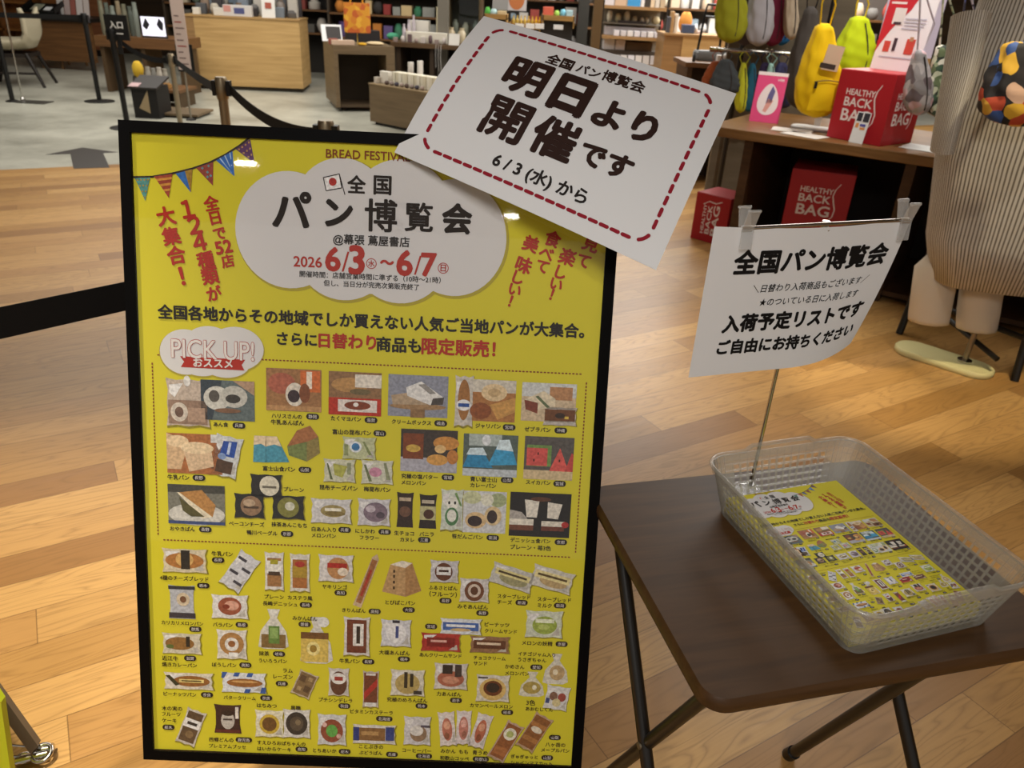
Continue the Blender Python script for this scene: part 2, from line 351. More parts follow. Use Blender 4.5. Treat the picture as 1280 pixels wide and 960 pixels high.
PILL = '''兵庫,299,531.7;静岡,391,520.6;滋賀,464,525;富山,475,541.5;福島,551,529;宮崎,636.5,534;沖縄,701,538;長野,249,597;山梨,381.5,587;宮城,560,596.6;山梨,634,600;宮城,699.5,604.5;長野,257,661.5;京都,359,667;兵庫,431,662;兵庫,481,664.6;三重,530.5,674.6;新潟,616,672;京都,701,677.5
栃木,254.5,731.6;長野,273,699.8;長崎,382.5,755.8;高知,426,740.7;高知,468.5,764;大阪,511,762;長野,557,750.6;長野,603,766;新潟,652,753;新潟,700,756.7;群馬,244.5,786;島根,302.5,780.6;岐阜,349,817;愛媛,381,780;長野,460.5,826.7;福井,505,823.5;宮城,539,782.7;京都,702,804.8;愛知,670.5,833.7;滋賀,238,822.4;高知,307,831
奈良,259,868;奈良,333,872;兵庫,352.5,854;秋田,430.5,882;熊本,527,882;岩手,570,875;岐阜,634,890;栃木,211,908.5;高知,377,936;栃木,431,939;兵庫,490,942.5;山梨,693.5,921.5;山梨,684,946.8'''
PILL3 = '北海道,480.5,898;鹿児島,305,924.3;北海道,530,944.6;和歌山,601,948.4'
T_RED = [('2026', 367.5,327,402.5,327.6,.02), ('6', 408,324,425,324,.034), ('/', 427.5,327,437,327,.0), ('3', 437.5,325,455,325,.034), ('〜', 476,328,492,328,.05), ('6', 497,328.5,515,329,.034), ('/', 518,331,527,332,.0), ('7', 527.5,331,545,331,.034), ('水', 460.5,329.3,468.5,329.6,.02), ('日', 551,335,557.5,335.3,.02),
 ('日替わり', 399,424.5,470,428.7,.034), ('限定販売！', 527.7,432.5,619,436,.034)]
def c1(s): return [(c, 150+float(x)/4, 150+float(y)/4, float(w)/4) for c, x, y, w in (q.split(',') for q in s.split())]
def c2(s): return [(c, 460+float(x)/4, 170+float(y)/4, float(w)/4) for c, x, y, w in (q.split(',') for q in s.split())]
V_LEFT = c1('全,458,415,72 日,478,490,70 で,500,568,66 52,520,635,84 店,540,705,64 １,340,445,106 ２,375,525,106 ４,400,610,106 種,430,700,84 類,452,780,84 が,472,865,76 大,232,480,92 集,258,580,88 合,284,675,90 ！,312,780,110')
V_RIGHT = c2('見,1115,540,80 て,1078,625,74 楽,998,605,82 し,965,682,72 い,942,742,70 ！,920,792,68 食,925,515,78 べ,892,588,74 て,872,652,70 美,815,540,78 味,780,645,82 し,752,708,72 い,735,770,70 ！,714,825,68')

# little drawings of the breads: kind, centre, size, turn, ground colour, then shapes (x, y, w, h in picture units)
BR, DB, CR, WB, KH = '#9a6a3c', '#4c2c1c', '#d8c196', '#c9c4ba', '#8a8350'
def bread(col=BR, w=.72, h=.6, top=None): return [('e', 0, 0, w, h, col)] + ([('e', -.05, .08, w*.6, h*.4, top)] if top else [])
PIC = [
 ('bag', 235,503,54,60,0,'#b9a99a',[('r',0,-.2,.9,.5,'#8f7563'),('e',-.2,-.2,.4,.4,'#c9beb0'),('e',-.2,-.2,.2,.22,'#6d5548'),('r',.2,-.25,.4,.3,'#a98d78'),('e',.0,.45,.16,.22,'#d8d6d2')]),
 ('photo', 285,500.5,67,50,0,'#5f6a6a',[('p',[(-.5,.5),(-.1,.5),(-.3,-.5),(-.5,-.5)],'#39424a'),('e',-.2,.05,.5,.6,'#c8c6bd'),('e',.12,.1,.5,.55,'#b9b7ae'),('e',.1,.05,.28,.22,'#3d3a35'),('e',-.25,.1,.2,.3,'#55504a'),('p',[(.1,.5),(.5,.5),(.5,.15)],'#a88b72'),('e',0,-.25,.5,.12,'#7a5a44')]),
 ('photo', 367.5,487.5,69,53,0,'#9c7148',[('e',-.22,.15,.5,.5,'#a9604a'),('r',.3,.22,.36,.5,'#c96a34'),('r',.28,.25,.1,.4,'#e6d9c8'),('e',.02,-.1,.34,.56,'#d8cfc0'),('e',.2,-.06,.2,.46,'#7e4a2c'),('e',.0,-.14,.22,.3,'#3a2c30'),('r',0,-.43,1,.12,'#b58a5c')]),
 ('photo', 444,492,66,54,0,'#8d6a48',[('e',-.1,.2,.7,.34,'#b58a55'),('r',.25,.3,.5,.3,'#ddd5c8'),('e',.1,.05,.4,.14,'#6f6142'),('r',0,-.3,1,.4,'#b3321f'),('r',.05,-.28,.74,.28,'#ded4cc'),('e',.05,-.27,.5,.2,'#7d3b22'),('e',.02,-.25,.1,.1,'#e9e3dc')]),
 ('photo', 522.7,495,74.6,52,0,'#8c8f9c',[('e',0,-.25,.95,.16,'#9c7c58'),('r',0,-.42,.24,.2,'#8a6a48'),('p',[(-.45,0),(-.15,.08),(.15,0),(.15,-.2),(-.42,-.22)],'#ad977c'),('p',[(-.2,.2),(.05,.36),(.42,0),(.42,-.18),(.2,-.2),(-.18,0)],'#dcdad6'),('p',[(.25,-.04),(.44,0),(.42,-.18),(.22,-.2)],'#4b4440'),('p',[(0,.28),(.12,.3),(.3,.08),(.2,.06)],'#8f8b86')]),
 ('photo', 617.5,501,54,52,0,'#a5703e',[('r',0,.35,1,.3,'#c9c2b4'),('e',0,.2,.6,.42,'#d6bd94'),('e',0,.2,.3,.2,'#bda176'),('p',[(-.1,-.1),(.5,.1),(.5,-.25),(.1,-.45)],'#c39350'),('e',-.3,-.25,.5,.4,'#8a4e28')]),
 ('bag', 580,501,23,64,0,'#c4bdb2',[('e',0,.02,.66,.8,'#9b6a38'),('e',0,-.08,.8,.22,'#dcdcdc'),('r',0,-.08,.6,.07,'#2d4f94')]),
 ('photo', 686,503,68,48,0,'#c6b193',[('r',0,.32,1,.36,'#c6c8c6'),('r',.22,.24,.42,.34,'#b1825a'),('p',[(-.45,.05),(-.1,.3),(.12,.1),(.12,-.1),(-.2,-.2)],'#d7c9ac'),('p',[(-.45,.05),(-.2,-.02),(-.2,-.3),(-.42,-.2)],'#7c3d2a'),('p',[(-.25,.14),(-.2,.17),(.03,-.12),(-.03,-.14)],'#5f6a4a')]),
 ('bag', 700,520.5,42,23,0,'#bdb4ac',[('r',0,.06,.9,.62,'#6d4326'),('e',0,.04,.3,.3,'#38281e'),('r',.2,-.06,.12,.14,'#d3b24a')]),
 ('photo', 243.5,567,69,50,0,'#a4663a',[('p',[(-.5,.5),(-.1,.3),(-.25,-.4),(-.5,-.4)],'#c9a983'),('e',-.3,.3,.4,.3,'#dcc29c'),('p',[(-.2,.1),(.3,.2),(.35,-.3),(-.1,-.45)],'#cdb190'),('e',.05,.15,.6,.3,'#dfc7a2'),('r',.4,.4,.2,.2,'#c9c9c6')]),
 ('bag', 283,570,34,52,-12,'#c3c6c8',[('p',[(-.2,.35),(.3,.4),(.3,.0),(-.25,0)],'#2c4d9c'),('r',.05,.2,.1,.3,'#b9c4dc'),('r',0,-.26,.6,.3,'#4f3a2c'),('e',-.15,-.02,.3,.16,'#7d94bf')]),
 ('cut', 325,561,17,33,0,None,[('p',[(-.5,-.5),(-.4,.5),(.5,.5),(.5,-.5)],'#4f93a8'),('p',[(-.45,.15),(-.4,.5),(.5,.5),(.5,.1),(.1,.2)],'#d8c3a4')]),
 ('cut', 346.5,562,31,33,0,None,[('p',[(-.5,-.5),(-.45,.5),(0,.5),(.5,-.45)],'#4a90a6'),('p',[(-.48,.1),(-.45,.5),(0,.5),(.18,.12),(-.1,.2)],'#dcc7a8')]),
 ('cut', 379.7,554,41,45,0,None,[('p',[(-.5,-.1),(-.2,.35),(.2,.5),(.45,.2),(.5,-.25),(.1,-.5),(-.45,-.35)],'#74804a'),('p',[(-.5,-.1),(-.2,.35),(.2,.5),(.45,.2),(.1,.05)],'#a26a42'),('p',[(.1,.05),(.45,.2),(.5,-.25),(.1,-.5)],'#8a7b46')]),
 ('bag', 449,560,42,28,0,'#b9bd96',[('e',-.1,.05,.36,.5,'#d5dadd'),('e',-.1,.05,.24,.34,'#3f78a8'),('p',[(.1,.3),(.16,.3),(.4,-.3),(.3,-.3)],'#7d8758'),('r',-.38,-.1,.12,.5,'#8e9668')]),
 ('bag', 424.5,588,40,29,0,'#c4c4ad',[('p',[(-.2,.3),(.25,.2),(.1,-.3),(-.15,-.2)],'#a8a850'),('p',[(-.4,.3),(-.35,.3),(-.2,-.4),(-.28,-.4)],'#5d6642'),('r',.3,.1,.12,.5,'#8f9474')]),
 ('bag', 471.5,590,40,30,0,'#c6c6b4',[('e',-.05,0,.4,.4,'#c489a0'),('p',[(-.42,.3),(-.35,.3),(-.15,-.4),(-.25,-.4)],'#6c7450'),('p',[(.2,.4),(.28,.4),(.42,-.3),(.3,-.3)],'#8b9070')]),
 ('photo', 536.4,563.5,70.7,53,0,'#3f3630',[('r',0,-.33,1,.34,'#a9a8b2'),('r',-.28,.1,.36,.6,'#7a3f20'),('e',-.28,.05,.26,.18,'#c3a04a'),('e',.3,.2,.46,.32,'#c58a44'),('e',.15,-.2,.38,.26,'#cf9a50'),('e',.42,-.12,.2,.34,'#b97a3c'),('e',.2,.06,.2,.2,'#d9b57c')]),
 ('photo', 613,569,68,52,0,'#54605a',[('r',-.1,.36,.6,.28,'#a9b4b0'),('e',-.08,.36,.16,.26,'#d9dde0'),('r',0,-.42,1,.18,'#b9c0c4'),('p',[(-.5,-.3),(-.38,.1),(-.14,.12),(.05,-.3)],'#2f82ad'),('p',[(-.44,.0),(-.38,.16),(-.14,.18),(-.06,.0)],'#c9dbe2'),('p',[(-.04,-.24),(.14,.3),(.36,.32),(.5,-.2)],'#3d97c2'),('p',[(.1,.15),(.16,.38),(.34,.4),(.42,.12)],'#cfe0e6')]),
 ('photo', 686,572.5,61.6,53,0,'#57524e',[('r',0,-.4,1,.22,'#c9b48e'),('r',-.2,.05,.5,.5,'#6f8e4c'),('r',-.24,.02,.42,.42,'#c9544e'),('p',[(.02,-.3),(.22,.25),(.42,-.3)],'#d35a52'),('p',[(.34,-.3),(.46,.15),(.5,.1),(.5,-.3)],'#c04a44'),('r',-.22,.1,.03,.06,'#4a1c18'),('r',-.3,-.06,.03,.06,'#4a1c18'),('r',.22,-.05,.03,.06,'#4a1c18')]),
 ('photo', 246,630.5,71,49,0,'#767468',[('r',0,.4,1,.2,'#44433c'),('e',0,-.25,1.0,.56,'#c6c3ba'),('p',[(-.3,.3),(.1,.38),(.34,0),(.28,-.3)],'#b08048'),('p',[(-.34,.3),(-.3,.3),(.28,-.3),(.1,-.34)],'#d8cdb4'),('p',[(-.3,.18),(.14,-.3),(-.1,-.3),(-.24,-.16)],'#56502c'),('r',0,-.46,1,.08,'#3c4a74')]),
 ('dark', 333,607,40,29,0,'#2b2a28',[('e',.1,0,.62,.86,'#cfc9b6'),('r',.1,-.05,.44,.1,'#6d675a')]),
 ('dark', 312,632,38,31,0,'#2b2a28',[('e',.06,0,.7,.8,'#8f7258'),('r',.06,-.05,.5,.1,'#4d3c2e'),('e',0,.12,.4,.3,'#b19a80')]),
 ('dark', 360.5,634,41,30,0,'#2b2a28',[('e',.0,0,.66,.84,'#7c7a3c'),('e',.05,.05,.3,.36,'#c9c8b6')]),
 ('bag', 414,638.5,51,31,0,'#cac8c8',[('e',.05,0,.62,.5,'#9c8c58'),('r',.05,.06,.4,.12,'#e0dccb'),('e',.1,-.1,.5,.2,'#7d6c3e')]),
 ('bag', 467.5,640,41,34,0,'#c9c6ca',[('e',.05,0,.74,.72,'#7d6c78'),('e',-.1,.12,.3,.26,'#b9adb6'),('e',.2,-.1,.26,.24,'#514650')]),
 ('pouch', 506.5,637,21,44,0,'#33231c',[('r',0,.3,.7,.1,'#b9a58c'),('e',0,-.05,.7,.3,'#6b4c3a')]),
 ('pouch', 535,639,22,43,0,'#2c231e',[('r',0,.28,.7,.1,'#b9ad98'),('r',0,-.05,.9,.4,'#b7b184'),('e',.05,-.08,.6,.28,'#4a2d20')]),
 ('bag', 565,637,28,52,0,'#c3c9bd',[('e',0,.16,.56,.32,'#dcdad0'),('e',-.13,.17,.1,.08,'#26241f'),('e',.13,.17,.1,.08,'#26241f'),('e',0,-.16,.6,.44,'#4f7a4e'),('e',0,-.14,.42,.3,'#d9d9cf'),('p',[(.1,.4),(.2,.42),(.45,.1),(.36,.1)],'#6f8f55')]),
 ('photo', 605.8,640,53.6,52,0,'#c9cacb',[('e',-.3,.34,.44,.3,'#bfc29a'),('e',.3,.3,.4,.34,'#9fa981'),('e',.05,.3,.3,.3,'#d9d7c4'),('e',-.2,-.2,.5,.4,'#cdb083'),('e',-.22,-.22,.34,.26,'#382b2a'),('e',.2,-.08,.4,.46,'#d3ba8e'),('e',.18,-.1,.24,.32,'#3a2d2c')]),
 ('photo', 675,643.5,76,55,0,'#231f1e',[('p',[(-.5,.1),(-.3,.05),(-.2,-.1),(-.5,-.1)],'#a9a39c'),('p',[(-.26,.34),(-.02,.32),(-.05,-.06),(-.22,-.06)],'#d9d3c6'),('p',[(.12,.3),(.36,.26),(.3,-.08),(.12,-.06)],'#d6cfc2'),('r',-.3,-.18,.4,.16,'#dcd6c8'),('r',-.3,-.3,.4,.12,'#6f4230'),('r',.22,-.2,.38,.14,'#d6cfc0'),('r',.22,-.3,.38,.1,'#6b3a2c'),('e',.42,-.2,.12,.14,'#a8302c'),('e',.0,.36,.34,.1,'#5d3a28')]),
 ('bag', 231,700.5,56,30,0,'#cbbfa4',[('e',0,0,.86,.66,'#a8713c'),('e',0,.05,.4,.6,'#cda464'),('r',.02,.04,.2,.78,'#2e2b26')]),
 ('bag', 300,714,29,50,-33,'#c8c8cc',[('r',-.2,.3,.4,.07,'#40404a'),('r',.2,.1,.4,.07,'#40404a'),('r',-.2,-.08,.4,.07,'#40404a'),('r',.2,-.28,.4,.07,'#40404a')]),
 ('bag', 343,713.5,24,48,0,'#d2cec8',[('r',0,-.03,.72,.74,'#9a7048'),('r',0,.1,.74,.34,'#e1ded6'),('r',0,.24,.4,.12,'#a9a032'),('r',0,-.06,.6,.1,'#4b3c32')]),
 ('bag', 375,715.5,25,48,0,'#d0cbc2',[('r',0,-.03,.72,.74,'#a3683a'),('r',0,.02,.74,.3,'#a88b36'),('e',0,.22,.5,.16,'#a63b34')]),
 ('bag', 420,710,44,34,0,'#d0ccca',[('e',.06,0,.62,.8,'#b78658'),('r',.04,.1,.56,.18,'#a8322c'),('e',.2,-.12,.3,.3,'#e0d2bf')]),
 ('cut', 459,725,11,70,-19,None,[('p',[(-.5,-.5),(-.4,.42),(0,.5),(.4,.42),(.5,-.5)],'#c2a98c'),('r',0,-.02,.62,.82,'#96643e'),('r',0,-.05,.3,.5,'#a43a2c')]),
 ('cut', 502.5,723,49,45,0,None,[('p',[(-.5,-.38),(-.3,.38),(.25,.46),(.5,-.3),(.1,-.5)],'#b89468'),('p',[(-.3,.38),(.0,.5),(.25,.44),(.08,.3)],'#dfd6c6'),('p',[(.08,.3),(.25,.44),(.5,-.32),(.1,-.5)],'#a67f54'),('r',-.2,.2,.05,.08,'#40301f'),('r',-.2,.06,.05,.08,'#40301f'),('r',-.2,-.1,.05,.08,'#40301f'),('r',-.2,-.26,.05,.08,'#40301f')]),
 ('bag', 555.5,714,36,28,0,'#c2bfc2',[('e',-.02,-.02,.62,.8,'#5f3a2c'),('r',-.02,.02,.5,.36,'#dedcda'),('r',-.02,.02,.34,.1,'#3c2a26')]),
 ('bag', 593,737.5,37,30,0,'#cbc6c4',[('e',0,-.04,.66,.84,'#6a4230'),('e',0,-.02,.44,.56,'#cbbcae'),('e',0,-.02,.26,.36,'#5a3a2c')]),
 ('bag', 640,721.7,56,26,-16,'#c0beb8',[('e',.05,-.1,.66,.56,'#98946f'),('r',0,.12,.8,.3,'#d3c88e'),('r',0,.12,.66,.1,'#4a4030')]),
 ('bag', 690,724,54,27,-14,'#c6c2b8',[('e',.05,-.12,.66,.5,'#b59d72'),('r',0,.1,.84,.34,'#d8cb94'),('r',0,.1,.7,.1,'#5a4a30')]),
 ('pouch', 227.7,752,33,42,0,'#aeb0b6',[('r',0,.42,1,.1,'#2e3038'),('r',0,-.4,1,.16,'#36323a'),('e',.05,.08,.5,.4,'#c8b79c'),('e',.05,.08,.24,.2,'#6d4a34')]),
 ('bag', 287.5,758,46,30,0,'#d5d2cf',[('e',0,.02,.64,.74,'#94503a'),('e',.05,.05,.4,.4,'#cc9a86'),('e',-.1,.0,.2,.2,'#7c3324')]),
 ('tied', 342,786,38,50,0,'#cfccc2',[('r',0,-.3,.8,.34,'#7a6138'),('r',.02,-.14,.36,.44,'#5e7f3c'),('r',.02,-.1,.26,.26,'#86a35e'),('e',0,.42,.26,.16,'#d9d8d2')]),
 ('tied', 396,800,41,58,0,'#cbc8c0',[('r',-.06,-.18,.84,.58,'#cfb45c'),('r',-.06,.1,.84,.14,'#6d4a28'),('e',-.1,-.18,.4,.3,'#e2d28c'),('e',-.1,-.18,.22,.16,'#9a7c34'),('e',.2,.4,.36,.22,'#d6d6d4')]),
 ('bag', 446,795,33,49,0,'#cfc9c6',[('r',0,0,.74,.84,'#6b3626'),('r',.06,.04,.4,.56,'#dedad4'),('r',.06,.04,.14,.44,'#2e2622')]),
 ('bag', 495,791,38,34,0,'#c9c9ce',[('e',0,.0,.66,.74,'#dddcdc'),('r',.04,.04,.1,.44,'#3c4a80'),('r',0,.42,.24,.1,'#2c2f3a')]),
 ('bag', 576,783,52,20,0,'#d2d6da',[('r',0,0,.86,.5,'#3c62a4'),('r',0,.05,.7,.16,'#e4e6e8'),('e',0,-.2,.5,.2,'#c2a878')]),
 ('bag', 551,802.5,50,23,0,'#a8312e',[('r',0,0,.7,.5,'#7c2020'),('r',-.05,.06,.4,.12,'#d8a79c')]),
 ('bag', 612,805.5,50,21,0,'#8e6a4e',[('r',0,0,.8,.5,'#5b3423'),('r',-.02,.05,.6,.14,'#d8c4aa')]),
 ('bag', 680,780,47,34,0,'#c6cbb8',[('e',.02,-.04,.66,.66,'#93a548'),('r',.02,.12,.5,.14,'#dfe3c8'),('e',.0,-.1,.3,.2,'#b3c06a')]),
 ('tied', 695,836,32,38,0,'#cfcabc',[('e',.05,-.12,.6,.5,'#b59a70'),('e',-.02,-.1,.2,.2,'#dcd0b4')]),
 ('tied', 665,855,32,31,0,'#cdc8b6',[('e',0,-.14,.7,.5,'#a8934e'),('e',.1,-.12,.18,.2,'#dcd6bf')]),
 ('bag', 696,872,30,30,-8,'#cfcdca',[('e',-.15,.05,.34,.36,'#7c5a4a'),('e',.2,.05,.34,.36,'#95423c'),('e',.02,-.2,.36,.34,'#c9bb8c'),('r',-.36,-.16,.16,.22,'#3f4a78')]),
 ('bag', 227.5,804,49,26,0,'#c8c0ac',[('e',-.05,0,.74,.62,'#8c6434'),('r',.16,.1,.1,.5,'#2c261e'),('e',-.3,-.15,.2,.2,'#5c6a34')]),
 ('bag', 290,805,38,37,0,'#d3cdc4',[('e',0,.02,.8,.76,'#a67a48'),('e',0,0,.46,.46,'#dcd8d2'),('e',0,.02,.24,.22,'#8c5a34'),('r',.05,-.34,.3,.14,'#e4e2de')]),
 ('bag', 236,851,62,21,0,'#d0c8b8',[('e',.06,0,.74,.64,'#8f5e2e'),('p',[(-.46,.3),(-.38,.34),(-.18,-.2),(-.26,-.3)],'#3c3a24'),('r',.06,.02,.5,.2,'#d8c47c'),('r',.06,.02,.4,.07,'#4c3a1e')]),
 ('bag', 305,853,56,25,0,'#d3d6da',[('p',[(-.48,.5),(-.36,.5),(-.44,.2),(-.5,.2)],'#34589c'),('p',[(-.2,.5),(-.08,.5),(-.12,.3),(-.24,.3)],'#34589c'),('p',[(.1,.5),(.22,.5),(.18,.3),(.06,.3)],'#34589c'),('p',[(.36,-.5),(.48,-.5),(.5,-.2),(.4,-.2)],'#34589c'),('p',[(.0,-.5),(.12,-.5),(.16,-.3),(.04,-.3)],'#34589c'),('e',.02,0,.8,.42,'#94602f'),('e',.02,.06,.6,.12,'#c79a60')]),
 ('bag', 381,855,25,32,-22,'#b9aa94',[('r',0,0,.82,.86,'#7c6444'),('r',-.2,.2,.3,.24,'#594430'),('r',.2,-.16,.3,.24,'#594430'),('r',.18,.26,.22,.16,'#a58d64'),('r',-.18,-.22,.22,.16,'#a58d64')]),
 ('bag', 423.5,852,26,35,0,'#c8c1bc',[('e',0,-.05,.8,.86,'#5d3b2c'),('e',0,.12,.72,.4,'#dedad4'),('r',0,.12,.4,.14,'#9a3830')]),
 ('bag', 463.5,861,20,46,0,'#b7aca2',[('r',0,.04,.84,.8,'#6e3c28'),('p',[(-.42,-.1),(.42,.3),(.42,.1),(-.42,-.3)],'#a8302a'),('r',0,.4,.6,.06,'#d9d1c8'),('r',0,-.42,.7,.1,'#d9d6d2')]),
 ('bag', 509.5,853,43,33,0,'#d0cabb',[('e',0,-.04,.72,.78,'#b09a5e'),('r',-.05,.1,.1,.6,'#2d281e'),('r',.12,.1,.1,.5,'#2d281e'),('r',.3,-.36,.24,.14,'#33302c')]),
 ('bag', 563.5,845,42,33,0,'#ccc4be',[('e',0,-.1,.8,.6,'#a4604a'),('r',-.1,.26,.3,.34,'#2b2523'),('r',.22,.22,.2,.46,'#3c3230'),('e',0,-.14,.5,.3,'#c48a70')]),
 ('bag', 616,860,42,34,0,'#d0c9ba',[('e',0,-.04,.8,.82,'#cfae6a'),('e',0,.0,.56,.56,'#6a3a20'),('e',0,.02,.4,.36,'#2c2420'),('r',-.3,.38,.3,.06,'#4a443c')]),
 ('bag', 239,908.4,25,46,-20,'#c2bab0',[('r',0,0,.78,.84,'#5a4632'),('r',0,.1,.82,.24,'#e0dddb'),('r',0,.1,.5,.08,'#2f2a28'),('e',.05,-.2,.4,.2,'#7d6546')]),
 ('pouch', 285,898,34,36,0,'#3a2420',[('e',0,-.05,.5,.62,'#b9b2aa'),('e',0,.2,.44,.2,'#2c1e1c'),('r',0,-.02,.34,.06,'#4b403c'),('r',.34,.22,.12,.4,'#d8d0c8'),('r',0,-.42,.9,.1,'#5c2a24')]),
 ('bag', 337,904,36,34,0,'#d8d2b8',[('e',0,-.02,.7,.72,'#c5a83e'),('e',0,-.02,.5,.52,'#6a4a26')]),
 ('bag', 371,904,34,36,0,'#d0ccc6',[('e',0,0,.8,.8,'#35302c'),('e',0,0,.5,.5,'#54493c'),('e',.05,.05,.2,.2,'#7d6d54')]),
 ('bag', 415,911.5,36,39,0,'#c8c8c8',[('e',0,-.04,.78,.74,'#8c4a36'),('e',0,-.04,.4,.4,'#5da04c'),('e',-.25,.15,.16,.16,'#d5b1a8'),('e',.24,-.2,.16,.16,'#cfa79a')]),
 ('bag', 468,917.5,54,24,0,'#cfcac4',[('r',-.05,0,.6,.66,'#84603a'),('r',-.42,0,.14,.7,'#2c3c78'),('r',.36,.05,.2,.7,'#33427c'),('r',-.1,.05,.4,.2,'#b08a58')]),
 ('bag', 521.5,913,34,36,0,'#c7c4c6',[('e',.05,-.1,.62,.56,'#8d735a'),('e',-.02,0,.5,.36,'#d8d3cc'),('r',.3,.16,.34,.08,'#4a4454')]),
 ('bag', 559,910.5,21,43,6,'#d8cdc8',[('e',0,-.02,.6,.66,'#b8705c'),('e',0,.1,.4,.24,'#d8a084'),('e',-.05,-.2,.3,.2,'#8c5640')]),
 ('bag', 579.5,909,19,43,0,'#d6cac8',[('e',0,-.02,.62,.68,'#bb7a6c'),('e',0,.12,.4,.24,'#dca79a'),('e',.05,-.2,.3,.2,'#946050')]),
 ('bag', 601,913,20,44,-14,'#d4cac6',[('e',0,-.02,.62,.68,'#b4664c'),('e',0,.1,.4,.24,'#d39a7c'),('e',0,-.2,.3,.2,'#864a34')]),
 ('bag', 632,926.5,23,52,-26,'#b79a86',[('r',0,0,.8,.86,'#8d552f'),('e',.0,.2,.7,.3,'#ddd8c6'),('e',0,.2,.4,.16,'#a9b06c'),('r',0,-.25,.7,.2,'#a5683c')]),
 ('bag', 668,915,25,48,-28,'#b3957a',[('r',0,0,.84,.86,'#87552d'),('r',0,.2,.8,.12,'#a8713e'),('e',.02,.08,.6,.16,'#d8cdb8'),('r',0,-.2,.8,.12,'#a5703e')]),
]
def pic_mesh(p, fn, mb, idx):
    kind, cx, cy, w, h, rot, ground, shapes = p
    u, v = L2(cx, cy); a = L2(cx-w/2, cy); c = L2(cx+w/2, cy); d = L2(cx, cy-h/2); e = L2(cx, cy+h/2)
    W_, H_ = c[0]-a[0], d[1]-e[1]; u, v = (a[0]+c[0])/2, (d[1]+e[1])/2
    ca, sa = math.cos(math.radians(rot)), math.sin(math.radians(rot))
    def tr(x, y, z): X, Y = x*W_, y*H_; return fn(u+X*ca-Y*sa, v+X*sa+Y*ca, z)
    def emit(P, col, z): mb.add([tr(x, y, z) for x, y in P], [tuple(range(len(P)))], idx(col))
    if kind in ('photo',): emit([(-.5, -.5), (.5, -.5), (.5, .5), (-.5, .5)], ground, .0006)
    elif kind in ('bag', 'dark'):
        q = .03
        P = [(-.5, -.5), (-.25, -.47), (0, -.5), (.25, -.46), (.5, -.5), (.46, -.2), (.48, .0), (.45, .25), (.5, .5), (.25, .46), (0, .49), (-.25, .46), (-.5, .5), (-.45, .25), (-.48, 0), (-.46, -.25)]
        emit([(x*1.03+.02, y*1.03-.03) for x, y in P], '#8f8420', .0004); emit(P, ground, .0006)
        if kind == 'bag': emit([(-.42, .36), (-.1, .4), (-.3, .1), (-.42, .2)], '#dcdad8', .00065); emit([(.2, -.4), (.43, -.4), (.4, -.1)], '#b3aea6', .00065)
    elif kind == 'pouch':
        P = [(-.5, -.5), (.5, -.5), (.44, -.2), (.44, .25), (.5, .5), (.2, .47), (-.2, .47), (-.5, .5), (-.44, .25), (-.44, -.2)]; emit(P, ground, .0006)
    elif kind == 'tied':
        P = [(-.5, -.45), (-.3, -.5), (.3, -.5), (.5, -.42), (.42, -.05), (.12, .28), (.22, .5), (-.2, .5), (-.1, .28), (-.42, -.05)]; emit(P, ground, .0006)
    for k, s in enumerate(shapes):
        z = .0008+.0001*k
        if s[0] == 'r': _, x, y, ww, hh, col = s; emit([(x-ww/2, y-hh/2), (x+ww/2, y-hh/2), (x+ww/2, y+hh/2), (x-ww/2, y+hh/2)], col, z)
        elif s[0] == 'e':
            _, x, y, ww, hh, col = s; emit([(x+ww/2*math.cos(t*.314159), y+hh/2*math.sin(t*.314159)) for t in range(20)], col, z)
        else: emit(s[1], s[2], z)
_MT = {}
def mottled(h):
    if h in _MT: return _MT[h]
    N = NT('print_'+h.strip('#')); co = N.n('ShaderNodeTexCoord'); no = N.n('ShaderNodeTexNoise', i_Scale=210.0, i_Detail=2.0); N.l(co.outputs['Object'], no.inputs['Vector'])
    c = lin(h); f = lambda k: tuple(min(1, x*k) for x in c[:3])+(1,)
    r = N.t.nodes.new('ShaderNodeValToRGB'); e = r.color_ramp.elements; e[0].position = .34; e[0].color = f(.78); e[1].position = .66; e[1].color = f(1.14)
    N.l(no.outputs['Fac'], r.inputs[0]); N.l(r.outputs[0], N.b.inputs['Base Color']); N.b.inputs['Roughness'].default_value = .55; N.b.inputs['Specular IOR Level'].default_value = .25
    _MT[h] = N.m; return N.m
class Pal:
    def __init__(s): s.k = []; s.m = []
    def __call__(s, col):
        if col not in s.k: s.k.append(col); s.m.append(mottled(col))
        return s.k.index(col)
def text_px(mb, t, x0, y0, x1, y1, bold, fn, mi=0, dx=0):
    a, c = L2(x0, y0), L2(x1, y1)
    put_text(mb, t, ((a[0]+c[0])/2+dx, (a[1]+c[1])/2), c[0]-a[0], 0, None, bold, mi, .0013, fn)
